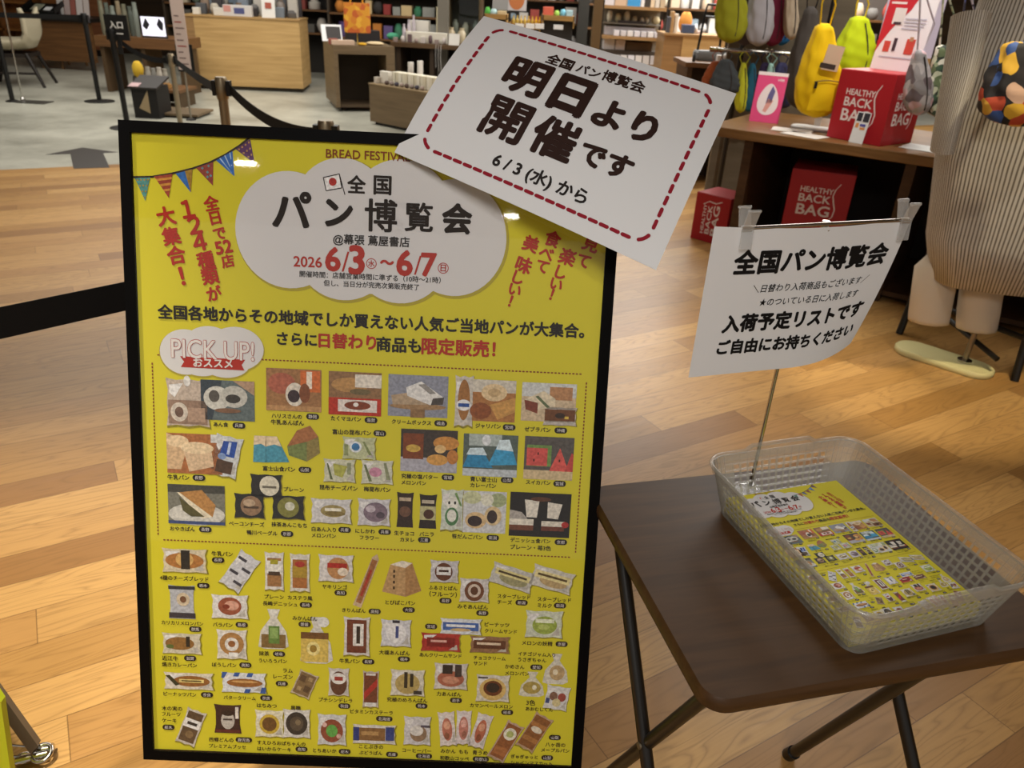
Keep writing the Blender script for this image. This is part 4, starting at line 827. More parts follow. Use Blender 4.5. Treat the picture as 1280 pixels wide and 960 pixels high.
for u in (.21, 1.03, 2.08):
    b = MB(); b.b2(u, .06, .0, u+.05, DDEP-.04, DH-.05); b.build('side_panel', DDK, dt)
b = MB(); b.b2(.26, DDEP-.09, .02, DLEN-.12, DDEP-.05, DH-.05); b.build('back_panel', mat('#241810', .7), dt)
b = MB(); b.b2(.26, .09, .03, DLEN-.12, DDEP-.09, .055); b.build('low_shelf', DDK, dt)

HB = [('HEALTHY', .30, .165), ('BACK', .30, .25), ('BAG', .36, .30)]
REDBOX, REDTXT = mat('#a81e28', .45, 0, .35), mat('#e2d6d4', .6)
def red_box(label, loc, ang, w, d, h, upright=True, faces=('f', 'r'), extra=None):
    t = thing('gift_box', label, 'box', loc, ang, 'red printed boxes')
    b = MB(); b.b2(-w/2, -d/2, 0, w/2, d/2, h); b.build('carton', REDBOX, t, bevel=.003)
    lid = MB(); lid.b2(-w/2+.004, -d/2+.004, h, w/2-.004, d/2-.004, h+.0015); lid.build('lid_flap', mat('#b02c32', .4), t)
    m = MB()
    for f in faces:
        fw_ = w if f == 'f' else d
        if f == 'f': fn = lambda x, y, z: (x, -d/2-.0006-z, y)
        else: fn = lambda x, y, z: (w/2+.0006+z, x, y)
        if upright:
            put_text(m, 'HEALTHY', (-.05*fw_, h*.70), fw_*.52, 0, h*.085, .02, 0, 0, fn)
            put_text(m, 'BACK', (-.06*fw_, h*.56), fw_*.50, 0, h*.125, .02, 0, 0, fn)
            put_text(m, 'BAG', (-.05*fw_, h*.37), fw_*.52, 0, h*.17, .02, 0, 0, fn)
            cv = [(.30, .84), (.235, .74), (.215, .64), (.25, .52), (.285, .42), (.27, .30), (.20, .22)]
            P = [(x*fw_, y*h) for x, y in cv]
        else:
            g = lambda x, y, z, fn=fn: fn(-(y), x+h*.5, z)
            put_text(m, 'HEALTHY', (-.02*h, .20*fw_), h*.62, 0, fw_*.085, .02, 0, 0, g)
            put_text(m, 'BACK', (-.02*h, .05*fw_), h*.60, 0, fw_*.125, .02, 0, 0, g)
            put_text(m, 'BAG', (-.02*h, -.14*fw_), h*.62, 0, fw_*.17, .02, 0, 0, g)
            P = [(-.26*fw_, h*.78), (-.1*fw_, h*.86), (.1*fw_, h*.84), (.26*fw_, h*.90)]
        for i in range(len(P)-1):
            p, q = Vector((*P[i], 0)), Vector((*P[i+1], 0)); dd = (q-p).normalized(); nn = Vector((-dd.y, dd.x, 0))*(.0016+.002*math.sin(math.pi*(i+.5)/(len(P)-1)))
            m.add([fn(*(p-nn).xy, .0002), fn(*(q-nn).xy, .0002), fn(*(q+nn).xy, .0002), fn(*(p+nn).xy, .0002)], [(0, 1, 2, 3)])
    m.build('lettering', REDTXT, t); return t
def yaw_to(px0, py0, px1, py1, z):
    a, c = atz(px0, py0, z), atz(px1, py1, z); return math.atan2(c.y-a.y, c.x-a.x), a, c
an, a, c = yaw_to(1032.5, 171, 1099, 183.5, DH); w = (c-a).length
ux, uy = Vector((math.cos(an), math.sin(an), 0)), Vector((-math.sin(an), math.cos(an), 0))
BOXW, BOXD, BOXH = w, .31, .335
red_box('red cube box on the display table between the yellow bag and the floral bags', a+ux*w/2+uy*BOXD/2, an, w, BOXD, BOXH)
BOXTOP = (a, ux, uy, w)
# leaflet card leaning on the box front
cdp = a+ux*w*.62-uy*.03
t = thing('price_card', 'small white card with bag pictures leaning on the red cube box', 'card', cdp, an)
b = MB(); R = Matrix.Rotation(-.16, 3, 'X'); b.box((0, .012, .075), (.075, .002, .15), 0, R); b.build('card', WHITE, t)
b = MB()
for x, z, w_, h_, mi in ((-.018, .125, .026, .04, 0), (.018, .125, .03, .042, 0), (-.02, .085, .016, .022, 1), (.01, .088, .03, .012, 2), (.012, .072, .028, .01, 1)): b.box((x, .0105-(z-.075)*-.16, z), (w_, .002, h_), mi, R)
b.build('picture_print', [mat('#2c2a33', .6), mat('#d08a4a', .6), mat('#50509a', .6)], t)
# header board standing on the box
ho = a+ux*w*.5+uy*.22+Vector((0, 0, BOXH+.002))
t = thing('leaflet_board', 'white and red leaflet board standing on top of the red cube box', 'leaflet', ho, an)
R = Matrix.Rotation(-.12, 3, 'X'); hw, hh = .125, .39
pf = lambda x, y, z=0: R @ Vector((x, -z, y))
b = MB(); b.box(R @ Vector((0, .004, hh/2)), (hw*2, .005, hh), 0, R); b.build('board', mat('#e9e4ea', .5), t)
b = MB(); b.add([pf(x, y, .0005) for x, y in ((-hw, hh), (.05, hh), (-.0, hh*.72), (-.07, hh*.5), (-.11, hh*.3), (-hw, hh*.2))], [tuple(range(6))])
b.build('red_field', mat('#c32734', .5), t)
b = MB()
for x, y, w_, h_, c_ in ((-.06, .36, .11, .014, 1), (-.05, .335, .12, .012, 2), (-.07, .31, .08, .010, 2), (-.05, .25, .06, .075, 3), (-.05, .245, .03, .055, 0), (-.05, .218, .04, .012, 4), (.04, .24, .11, .006, 5), (.04, .225, .11, .006, 5), (.04, .21, .1, .006, 5), (.03, .195, .1, .006, 5), (-.07, .11, .034, .05, 0), (-.03, .12, .018, .06, 4), (.05, .115, .045, .07, 0), (.05, .15, .02, .02, 6), (-.04, .06, .11, .005, 5), (.05, .06, .08, .005, 5)):
    b.add([pf(x+sx*w_/2, y+sy*h_/2, .001+c_*.0002) for sx, sy in ((-1,-1),(1,-1),(1,1),(-1,1))], [(0,1,2,3)], c_)
b.build('picture_print', [mat('#c84a40', .5), mat('#d8a640', .5), mat('#e6d9da', .5), mat('#dcd4d4', .5), mat('#44303c', .5), mat('#b9b3c4', .5), mat('#b98a6a', .5)], t)

# red boxes below and beside the table
an2, a2, c2_ = yaw_to(862.6, 297, 894, 306, 0)
u2, v2 = Vector((math.cos(an2), math.sin(an2), 0)), Vector((-math.sin(an2), math.cos(an2), 0)); w2 = .25
red_box('red box standing on the wood floor left of the display table, lettering turned sideways', a2+u2*w2/2+v2*.12, an2, w2, .24, .30, False, ('f',))
pu, pv = atY(1012, 268, 4.45), None
lo = DT(.62, .38, .0555); 
red_box('flat red box on the low shelf below the larger red box', lo+DX*.0, dang+.12, .40, .36, .19, True, ('f',))
red_box('red cube box inside the display table below, resting on a flat red box', lo-DX*.03+Vector((0, 0, .193)), dang+.2, .33, .33, .335)

# ------------------------------------------------------------------ bags
def strap(b, pts, w=.018, mi=0, t=.003):
    b.tube(pts, w/2, 8, mi, flat=t/(w/2))
def lerp_(pr, t):
    t = min(max(t, 0), 1); t = t if 0 < t < 1 else t
    for (a, x), (c, y) in zip(pr, pr[1:]):
        if a <= t <= c: return (t, x+(y-x)*(t-a)/(c-a))
    return (t, pr[-1][1])
def sling_bag(label, cx, top, bot, wpx, Y, m, group=None, dep=.14, hang=None, pocket=None, mstrap=None, tagc=None, prof=None, name='sling_bag', yaw=0, cat='bag'):
    T, B_ = atY(cx[0], top, Y), atY(cx[1], bot, Y); L_ = atY(cx[1]-wpx/2, (top*.35+bot*.65), Y); R_ = atY(cx[1]+wpx/2, (top*.35+bot*.65), Y); hwid = (R_.x-L_.x)/2
    o = thing(name, label, cat, B_, yaw, group); H = T.z-B_.z; off = (T.x-B_.x)
    prof = prof or [(0, .1), (.02, .45), (.07, .76), (.16, .95), (.28, 1), (.42, .95), (.56, .84), (.70, .69), (.82, .54), (.92, .42), (.98, .32), (1, .16)]
    secs = []; n = 30; prof = [(lerp_(prof, k/26)) for k in range(27)]
    for t_, k in prof:
        w_ = hwid*k; d_ = dep/2*(.35+.65*k)*(1 if .02 < t_ < .97 else .4); q = []
        for j in range(n):
            a_ = 2*math.pi*j/n; c_, s_ = math.cos(a_), math.sin(a_); wr = 1+.05*math.sin(4*a_+5*t_+cx[0])+.04*math.sin(7*a_+9*t_+cx[0])+.03*math.sin(9*a_-17*t_+cx[0]*2)+.02*math.sin(3*a_+31*t_)
            q.append((off*t_ + w_*wr*math.copysign(abs(c_)**.75, c_), d_*wr*math.copysign(abs(s_)**.75, s_), H*t_))
        secs.append(q)
    b = MB(); b.loft(secs); b.build('body', m, o, smooth=65)
    if cat == 'bag' and not pocket:
        b = MB(); b.tube([(off*t_+hwid*.45*math.sin(2.6*t_+.3)*(1-.5*t_), -dep/2*(.35+.65*lerp_(prof, t_)[1])*.96-.001, H*t_) for t_ in (.10, .2, .3, .4, .5, .6, .7, .8, .9)], .0035, 6); b.build('zip', mat('#2b2626', .5), o)
    if hang is not None:
        b = MB(); hz = hang-B_.z
        for sx in (-1, 1): strap(b, [(off*.93+sx*hwid*.2, 0, H*.93), (off+sx*.035+.0*H, 0, H+(hz-H)*.4), (off+off/H*(hz-H)+sx*.006, 0, hz-.02)])
        b.build('strap', mstrap or m, o, smooth=50)
        b = MB(); b.tube([(off+off/H*(hz-H)+.012*math.cos(q*.5), 0, hz-.01+.016*math.sin(q*.5)) for q in range(-3, 9)], .002, 6); b.build('hook', STEEL, o)
    if pocket:
        b = MB(); pz, ph = .1*H, .3*H; pw = hwid*.72
        b.grid(lambda u, v: ((u-.5)*2*pw*(1-.12*v), -dep/2*(1.02+.16*math.sin(math.pi*u)*math.sin(math.pi*min(1, v*.9+.05))), pz+ph*v), 10, 8); b.build('pocket', m, o, smooth=60)
        b = MB(); b.tube([((u-.5)*2*pw*.9, -dep/2*1.10-.004, pz+ph*1.02+.01*math.sin(u*3.14)) for u in (0, .25, .5, .75, 1)], .003, 6); b.build('zip', mat('#5d4a18', .6), o)
        b = MB(); b.box((-pw*.8, -dep/2*1.12-.006, pz+ph*.92), (.014, .006, .035)); b.build('zip_pull', BLACK, o)
    if tagc:
        b = MB(); b.box((off*.7+.03, -dep/2-.012, H*.66), (.085, .004, .12), 0, Matrix.Rotation(.12, 3, 'Y')); b.box((off*.7+.012, -dep/2-.012, H*.575), (.08, .0045, .025), 1, Matrix.Rotation(.12, 3, 'Y')); b.build('hang_tag', [mat(tagc, .7), mat('#3a2d28', .7)], o)
    return o, H, hwid
fab = lambda h: mat(h, .8, 0, .2)
# rail frame behind the display table
RY = 5.75
rl, rr = atY(893, 62, RY), atY(981, 67, RY); ru = atY(940, -58, RY)
rk = thing('clothes_rack', 'metal bag rack with two rails behind the display table', 'rack', (rl.x, RY, 0))
L = rr.x-rl.x
b = MB(); b.tube([(-.03, 0, rl.z), (L+.03, 0, rr.z+.0)], .016, 10); b.build('rail', CHROME, rk, smooth=50)
b = MB(); b.tube([(-.1, 0, ru.z), (L+.25, 0, ru.z)], .014, 10); b.build('rail', CHROME, rk, smooth=50)
for x in (L*.45, L+.3):
    b = MB(); b.tube([(x, .12, 0), (x, .12, ru.z+.1)], .018, 10); b.build('upright', BLACKMET, rk, smooth=50)
    b = MB(); b.tube([(x, .12, rl.z), (min(x, L), 0, rl.z), ], .012, 8); b.tube([(x, .12, ru.z), (min(x, L+.2), 0, ru.z)], .012, 8); b.build('bracket', BLACKMET, rk)
pl0 = atY(908, 60, RY+.3).x-rl.x; b = MB(); b.b2(pl0, .25, .02, pl0+.85, .28, 1.75); b.build('back_panel', wood('taupe_panel', '#5d5446', '#6b6152', (1, 1, 12)), rk)
up = [('olive green sling bag hanging first from the left on the upper rail', (917, 912), -45, 54, 40, '#8a8a1e', RY-.16), ('dark plum grey sling bag hanging on the upper rail beside the olive one', (938, 930), -45, 57, 32, '#544a50', RY-.02),
      ('silver grey crumpled sling bag hanging in the middle of the upper rail', (955, 947), -45, 58, 34, '#9a979c', RY-.13), ('maroon sling bag hanging on the upper rail beside the silver one', (974, 964), -45, 58, 32, '#6e2036', RY-.01),
      ('bright blue sling bag hanging on the upper rail behind the maroon one', (984, 976), -40, 57, 24, '#2a6ca8', RY+.12), ('beige sling bag hanging last on the upper rail', (990, 988), -40, 50, 18, '#aa9a86', RY-.12)]
for lb, cx, t_, b_, w_, c_, Y in up: sling_bag(lb, cx, t_, b_, w_, Y, fab(c_), 'sling bags on the upper rail', .10, ru.z)
low = [('rust brown sling bag hanging from the left end of the lower rail', (896, 890), 76, 112, 30, '#8a4522', RY-.02), ('charcoal sling bag hanging on the lower rail beside the rust one', (908, 905), 74, 118, 38, '#393c3e', RY-.1),
       ('lime yellow slim bag hanging on the lower rail', (930, 925), 78, 141, 15, '#b3b22a', RY-.04), ('teal slim bag hanging on the lower rail', (941, 935), 79, 140, 18, '#24566c', RY-.03),
       ('dark purple sling bag hanging on the lower rail', (957, 950), 78, 139, 27, '#2f2440', RY-.04), ('mint green bag hanging on the lower rail behind the pink card', (964, 962), 79, 116, 14, '#8fb4ac', RY-.09), ('navy violet sling bag hanging at the right end of the lower rail', (978, 974), 78, 136, 30, '#3d3c5e', RY-.05)]
for lb, cx, t_, b_, w_, c_, Y in low: sling_bag(lb, cx, t_, b_, w_, Y, fab(c_), 'small bags on the lower rail', .09, rl.z+.02)
YD = 5.05
sling_bag('dark brown backpack hanging behind the yellow sling bag', (1014, 1000), 8, 137, 40, YD+.25, fab('#3f3a37'), None, .2, 1.5, mstrap=fab('#241f1e'), name='backpack')
bs = atz(1016, 162, DH); YBY = bs.y-.09
o, H, hw_ = sling_bag('large bright yellow sling bag with paper tag hung on a white stand', (1031, 1018), 29, 147, 54, YBY, fab('#e0b80e'), None, .17, 1.52, True, fab('#e0b80e'), '#c8ae94')
sling_bag('lime green bag behind the yellow bag and leaflet board', (1075, 1064), 20, 100, 54, YD, fab('#b4c416'), None, .18, 1.5, mstrap=fab('#e3c417'))
bs = atz(1016, 162, DH)
t = thing('bag_stand', 'white bag display stand with oval foot under the yellow bag', 'stand', bs, dang)
b = MB(); b.loft([[(x*1.15, y, z) for x, y in rrect(.21-2*i, .12-2*i, .055-i)] for i, z in ((.004, 0), (0, .004), (0, .012), (.005, .016))]); b.build('foot', WHITE, t, smooth=50)
b = MB(); b.b2(-.012, .045, .014, .022, .051, .36); b.build('post', mat('#cfcac4', .4), t)
for k, (x, y, r, lb) in enumerate(((990, 163, .2, 'white leaflet lying flat left of the white bag stand'), (1006, 169, -.25, 'white leaflet lying flat in front of the white bag stand'))):
    p = atz(x, y, DH+.001); b = MB(); b.b2(-.105, -.07, 0, .105, .07, .002); o = b.build('leaflet', mat('#d9d4ce', .6)); o.location = p; o.rotation_euler = (0, 0, dang+r); tag(o, lb, 'leaflet', 'leaflets on the display table')
pc = atz(954, 153, DH)
t = thing('pink_card', 'pink upright card with a white drop shaped picture on the display table', 'card', pc, dang+.15)
R = Matrix.Rotation(-.2, 3, 'X'); hw, hh = .082, .27
b = MB(); b.box(R @ Vector((0, 0, hh/2)), (2*hw, .003, hh), 0, R); b.build('card', mat('#d8487e', .5), t)
pf = lambda x, y, z=0: R @ Vector((x, -.0018-z, y))
b = MB(); b.add([pf(x, y, .0003) for x, y in ((-hw, hh), (hw, hh), (hw, hh-.018), (-hw, hh-.018))], [(3, 2, 1, 0)], 0)
b.add([pf(.0+.056*math.cos(q*.2618)*(1-.28*math.sin(q*.2618)), .125+.085*math.sin(q*.2618), .0004) for q in range(24)], [tuple(range(24))], 0)
b.add([pf(x, y, .0006) for x, y in ((-.01, .10), (.02, .11), (.03, .17), (.012, .20), (-.005, .15))], [tuple(range(5))], 1); b.add([pf(x, y, .0006) for x, y in ((-.02, .06), (.0, .055), (.03, .12), (.0, .13))], [tuple(range(4))], 2)
put_text(b, 'HBB', (.05, .232), .034, 0, None, .01, 0, .0004, pf); b.build('picture_print', [mat('#e6dade', .5), mat('#5f5a8c', .5), mat('#d79a92', .5)], t)
b = MB(); b.box((0, .05, .06), (.05, .003, .14), 0, Matrix.Rotation(.3, 3, 'X')); b.build('prop', mat('#d8487e', .5), t)

# poster board and floral bags at the right end
YP = 4.75
x0, x1, z0, z1 = span(1108, -40, 1178, 72, YP)
t = thing('display_poster', 'pale lilac poster board with a yellow bag picture behind the floral bags', 'poster', ((x0+x1)/2, YP, DH), -.1)
w_, h_ = x1-x0, z1-DH
b = MB(); b.b2(-w_/2, 0, z0-DH, w_/2, .012, h_); b.build('board', mat('#bdb4c8', .6), t)
b = MB(); b.b2(-w_/2, -.004, .002, w_/2, .016, z0-DH); b.build('wood_foot', MIDWOOD, t)
b = MB(); b.add([(-.02, -.001, .62), (.06, -.001, .66), (.075, -.001, .50), (.04, -.001, .44), (-.03, -.001, .47)], [(4,3,2,1,0)], 0); b.add([(.03, -.0015, .66), (.10, -.0015, .74), (.06, -.0015, .62)], [(2,1,0)], 1); b.add([(-.10, -.0012, .44), (.0, -.0012, .40), (.02, -.0012, .5), (-.07, -.0012, .52)], [(3,2,1,0)], 2); b.build('picture_print', [mat('#d0a42c', .6), mat('#a8808a', .6), mat('#d6cede', .6)], t)
FL1 = floral('pink_grey_floral', ['#9a9698', '#b7b2b4', '#6d6166', '#c9a9b0', '#8d898c'], 22)
FL2 = floral('green_floral', ['#1f2a20', '#8d9a78', '#b9bfa4', '#35503a', '#d2d2c2', '#5d6b48'], 34)
FL3 = floral('navy_floral', ['#1e2138', '#3b4474', '#b9b6c4', '#2b2b44', '#8f86a4'], 34)
FL4 = floral('bright_floral', ['#1d1a1c', '#c8961e', '#b8482c', '#33508c', '#caa58c', '#d6a832', '#d0a03a', '#241f20', '#4f6a2c'], 19)
sling_bag('grey and pink floral sling bag over the corner of the red cube box', (1150, 1146), 62, 144, 34, 3.95, FL1, 'floral bags', .10, 1.5, mstrap=mat('#c3bccb', .7))
sling_bag('green and white floral sling bag beside the grey pink one', (1178, 1172), 56, 147, 36, 4.17, FL2, 'floral bags', .11, 1.5, mstrap=FL2)
sling_bag('navy floral sling bag beside the mannequin shirt', (1204, 1196), 56, 135, 26, 4.02, FL3, 'floral bags', .1, 1.5, mstrap=FL3)
b = MB(); R = Matrix.Rotation(0, 3, 'Z'); b.b2(-.16, -.1, 0, .16, .1, .002); o = b.build('leaflet', mat('#c9c9c6', .55)); o.location = atz(1172, 188, DH+.001); o.rotation_euler = (0, 0, dang-.1); tag(o, 'grey white printed sheet lying on the table end beside the striped shirt', 'leaflet')

# ------------------------------------------------------------------ mannequin
MY = 3.03; mc = atz(1203, 458, 0)
MXA = mc.x
mq = thing('mannequin', 'dress form in a striped long shirt and cream trousers on a yellow oval base', 'mannequin', (mc.x, mc.y, 0))
rel = lambda p: p-Vector((mc.x, mc.y, 0))
b = MB(); ba = atz(1135, 440, 0); bb = atz(1228, 470, 0); bang = math.atan2(bb.y-ba.y, bb.x-ba.x); bm = (ba+bb)/2
bm = bm+Vector((.0, .02, 0)); RB = Matrix.Rotation(bang, 3, 'Z'); bl = (bb-ba).length+.10
bml = rel(bm); bml.z = 0
b.loft([[RB @ Vector((x, y, z)) + bml for x, y in rrect(bl-2*i, .17-2*i, .084-i, 10)] for i, z in ((.004, 0), (0, .006), (0, .020), (.006, .026))]); b.build('base_plate', mat('#d6cb92', .45), mq, smooth=45)
b = MB(); b.tube([(0, 0, .02), (.02, .0, .75)], .012, 14); b.build('pole', mat('#8c8272', .3, .9), mq, smooth=50)
b = MB(); b.lathe([(.03, .026), (.03, .034), (.016, .04)], n=20); b.build('collar', CHROME, mq, smooth=40)
def oval(cx, cy, z, rx, ry, n=48, fold=0, ph=0):
    q = []
    for j in range(n):
        a_ = 2*math.pi*j/n; k = 1+fold*(.5*math.sin(7*a_+ph)+.5*math.sin(11*a_+2*ph+1.3)); q.append((cx+rx*k*math.cos(a_), cy+ry*k*math.sin(a_), z))
    return q
# left outline of the shirt in the photo gives the width at each height
prof = []
for py, pxl in ((376, 1160), (350, 1157), (300, 1163), (250, 1170), (200, 1176), (150, 1186), (100, 1200), (60, 1210), (30, 1222), (0, 1233), (-30, 1240), (-60, 1258)):
    p = rel(atY(pxl, py, MY)); prof.append((p.z, p.x))
secs = []; uvs = []
def axis_x(z): return .055+.03*z
for k, (z, xl) in enumerate(prof):
    rx = max(.06, (axis_x(z)-xl)*.965)
    if k == 1: continue
    secs.append(oval(axis_x(z), 0, z, rx, rx*.48, 64, .035*max(0, 1-z*.6), z*3))
# the hem dips on the right
hemz = rel(atY(1215, 371, MY-.085)).z
secs[0] = [(x, y, hemz - .02*(x-axis_x(hemz))/.2 + .012*math.sin(3*i*.098)) for i, (x, y, z) in enumerate(secs[0])]
top = prof[-1][0]; secs.append(oval(axis_x(top), 0, top+.03, .06, .055, 64))
b = MB(); b.loft(secs, 0, False)
shirt = b.build('shirt', striped('striped_shirt_cloth', '#c3beb4', '#6f675c', 150), mq, smooth=75)
uvl = shirt.data.uv_layers.new(name='UVMap')
for poly in shirt.data.polygons:
    js = [shirt.data.loops[l].vertex_index % 64 for l in poly.loop_indices]; wrap = max(js)-min(js) > 32
    for l, j in zip(poly.loop_indices, js):
        zz = shirt.data.vertices[shirt.data.loops[l].vertex_index].co.z; uvl.data[l].uv = ((j+64 if wrap and j < 32 else j)/64, zz)
so = shirt.modifiers.new('cloth', 'SOLIDIFY'); so.thickness = .003; so.offset = -1
# sleeve hanging at the side
b = MB(); P = [rel(atY(*q)) for q in ((1214, 20, MY-.05), (1200, 90, MY-.10), (1188, 140, MY-.12), (1178, 188, MY-.10))]
b.tube(P, [.075, .065, .055, .05], 16, flat=.8); sl = b.build('sleeve', bpy.data.materials['striped_shirt_cloth'], mq, smooth=70)
uvl = sl.data.uv_layers.new(name='UVMap')
for poly in sl.data.polygons:
    js = [sl.data.loops[l].vertex_index % 16 for l in poly.loop_indices]; wrap = max(js)-min(js) > 8
    for l, j in zip(poly.loop_indices, js): uvl.data[l].uv = ((j+16 if wrap and j < 8 else j)/16*.33, 0)
CREAM = mat('#cfc4b2', .85, 0, .2)
for nm, xs, ys in (('l', ((1184, 345), (1173, 412)), 0), ('r', ((1246, 365), (1237, 424)), -.02)):
    p1, p0 = rel(atY(*xs[0], MY+ys)), rel(atY(*xs[1], MY+ys)); b = MB(); pz = Vector((p1.x+.02, .0, .75)); ss = []
    for t_, rr_ in ((0, .084), (.08, .086), (.4, .088), (1, .09), ):
        q = p0.lerp(p1, t_); ss.append(oval(q.x, .03, q.z, rr_, rr_*.7, 32, .03, t_*4+ys*90))
    ss.append(oval(pz.x*.6+.03, .02, .62, .085, .07, 32)); b.loft(ss, 0, False); o = b.build('trouser_leg', CREAM, mq, smooth=75); so = o.modifiers.new('cloth', 'SOLIDIFY'); so.thickness = .003; so.offset = -1
# flowered bag on the mannequin
fo, H, hw_ = sling_bag('brightly flowered yellow and blue bag hanging on the striped shirt', (1275, 1268), 52, 158, 92, MY-.25, FL4, None, .12)
b = MB(); p = fo.location; b.tube([Vector((-.075, .02, H*.72)), Vector((-.03, .02, H*1.02)), Vector((.05, .05, 1.5-p.z))], .018, 8, flat=.2); b.build('strap', mat('#b0781c', .6), fo, smooth=50)
# black stool frame behind the mannequin
q0, q1 = atz(1124, 417, 0), atz(1268, 476, 0)
t = thing('stool', 'black metal stool frame behind the mannequin base', 'stool', q0)
dl = q1-q0; up_ = Vector((.10, .10, .60)); up2 = dl+Vector((.03, .12, .60))
for a_, c_ in ((Vector((0, 0, 0)), up_), (dl, up2), (Vector((.16, .24, 0)), up_+Vector((.03, .04, 0))), (dl+Vector((.16, .22, 0)), up2+Vector((.03, .04, 0)))):
    b = MB(); b.tube([a_, c_], .017, 10); b.build('leg', BLACKMET, t, smooth=50)
b = MB(); b.tube([up_*.3, dl.lerp(up2, .3)], .013, 10); b.build('stretcher', BLACKMET, t, smooth=50)
b = MB(); b.tube([up_*.32+Vector((.02, .02, 0)), dl.lerp(up2, .1)+Vector((-.1, .0, .03))], .012, 10); b.build('stretcher', BLACKMET, t, smooth=50)
b = MB(); ctr = (up_+up2)/2; b.box(ctr+Vector((.02, .06, .015)), ((up2-up_).length, .18, .03), 0, Matrix.Rotation(math.atan2(dl.y, dl.x), 3, 'Z')); b.build('seat', BLACK, t, bevel=.01)

# ------------------------------------------------------------------ the shop behind: counters, shelves and goods
def slab(mb, x0, y0, x1, y1, Y, dep, mi=0, base=None):
    """box whose front face fills a pixel rectangle at distance Y, in coordinates relative to base"""
    a, c, z0, z1 = span(x0, y0, x1, y1, Y); o = base or Vector((0, 0, 0)); mb.b2(a-o.x, Y-o.y, z0-o.z, c-o.x, Y+dep-o.y, z1-o.z, mi)
def at_base(x, y, Y):
    return atY(x, y, Y)
def goods(name, label, cat, x0, y0, x1, y1, Y, dep, col, group=None, kind='box', z=None):
    a, c, z0, z1 = span(x0, y0, x1, y1, Y)
    if z is not None: z1 += z-z0; z0 = z
    w, h = c-a, z1-z0; b = MB()
    if kind == 'box':
        b.b2(-w/2, 0, 0, w/2, dep, h); o = b.build(name, mat(col, .6) if isinstance(col, str) else col, bevel=.004)
    elif kind == 'bottle':
        r = w/2; b.lathe([(r*.9, 0), (r, .02*h), (r, .55*h), (r*.85, .66*h), (r*.38, .78*h), (r*.38, .95*h), (r*.42, .95*h), (r*.42, h)], (0, r, 0), 14); o = b.build(name, mat(col, .2), smooth=50)
    elif kind == 'jar':
        r = w/2; b.lathe([(r*.9, 0), (r, .06*h), (r, .75*h), (r*.8, .84*h), (r*.84, .84*h), (r*.84, h)], (0, r, 0), 14); o = b.build(name, mat(col, .3), smooth=50)
    elif kind == 'soft':
        secs = []
        for k in range(9):
            t = k/8; q = math.sin(math.pi*(.08+.84*t))**.6; secs.append([(w/2*q*math.copysign(abs(math.cos(j*.5236))**.8, math.cos(j*.5236))*(1+.06*math.sin(j*2+k)), dep/2+dep/2*q*math.sin(j*.5236), h*t) for j in range(12)])
        b.loft(secs); o = b.build(name, mat(col, .85), smooth=60)
    elif kind == 'book':
        b.b2(-w/2, 0, 0, w/2, dep, h); o = b.build(name, mat(col, .55)); p = MB(); p.b2(-w/2+.002, .001, h, w/2-.002, dep-.002, h+.002); p.build('page_block', PAPER, o)
    elif kind == 'card':
        Rr = Matrix.Rotation(-.2, 3, 'X'); b.box(Rr @ Vector((0, 0, h/2)), (w, .003, h), 0, Rr); o = b.build(name, mat(col, .6))
    elif kind == 'folded':
        b.add([(-w/2, 0, 0), (w/2, 0, 0), (w/2, dep*.5, h), (-w/2, dep*.5, h), (-w/2, dep, 0), (w/2, dep, 0)], [(0, 1, 2, 3), (3, 2, 5, 4), (0, 3, 4), (1, 5, 2), (0, 4, 5, 1)]); o = b.build(name, mat(col, .6))
    o.location = ((a+c)/2, Y, z0); return tag(o, label, cat, group)

# pale counter with the goods on it
cA, cB = Vector((-4.35, 10.81, 0)), Vector((-3.03, 10.96, 0)); CX = (cB-cA).normalized(); cang = math.atan2(CX.y, CX.x); CY = Vector((-CX.y, CX.x, 0))
CH = .875; CL = (cB-cA).length
ct = thing('sales_counter', 'pale oak panelled sales counter piled with small goods', 'counter', cA, cang)
b = MB(); b.b2(0, 0, .05, CL, .75, CH); b.build('front_panel', OAK, ct)
b = MB(); b.b2(-.11, .0, .05, -.002, .75, CH+.0); b.build('end_panel', MIDWOOD, ct)
b = MB(); b.b2(-.08, .04, 0, CL-.02, .7, .05); b.build('plinth', mat('#3a3328', .7), ct)
b = MB(); b.b2(-.12, -.012, CH, CL+.01, .76, CH+.022); b.build('counter_top', wood('oak_top', '#9a7a4c', '#ad8a58', (2, 20, 20)), ct)
CT = cA+Vector((0, 0, CH+.0225))
def on_counter(u, v): return CT + CX*u + CY*v
random.seed(3)
def bgbox(name, label, cat, p, ang, w, d, h, col, group=None, kind='box'):
    b = MB()
    if kind == 'box': b.b2(-w/2, 0, 0, w/2, d, h); o = b.build(name, mat(col, .6), bevel=.003)
    elif kind == 'soft':
        secs = []
        for k in range(8):
            t = k/7; q = math.sin(math.pi*(.1+.8*t))**.6; secs.append([(w/2*q*math.cos(j*.5236)*(1+.08*math.sin(j*2.3+k)), d/2+d/2*q*math.sin(j*.5236), h*t) for j in range(12)])
        b.loft(secs); o = b.build(name, mat(col, .85), smooth=60)
    elif kind == 'jar':
        r = w/2; b.lathe([(r*.9, 0), (r, .06*h), (r, .7*h), (r*.55, .86*h), (r*.6, .86*h), (r*.6, h)], (0, r, 0), 14); o = b.build(name, mat(col, .25), smooth=50)
    elif kind == 'card':
        Rr = Matrix.Rotation(-.2, 3, 'X'); b.box(Rr @ Vector((0, 0, h/2)), (w, .004, h), 0, Rr); o = b.build(name, mat(col, .6))
    o.location = p; o.rotation_euler = (0, 0, ang); return tag(o, label, cat, group)
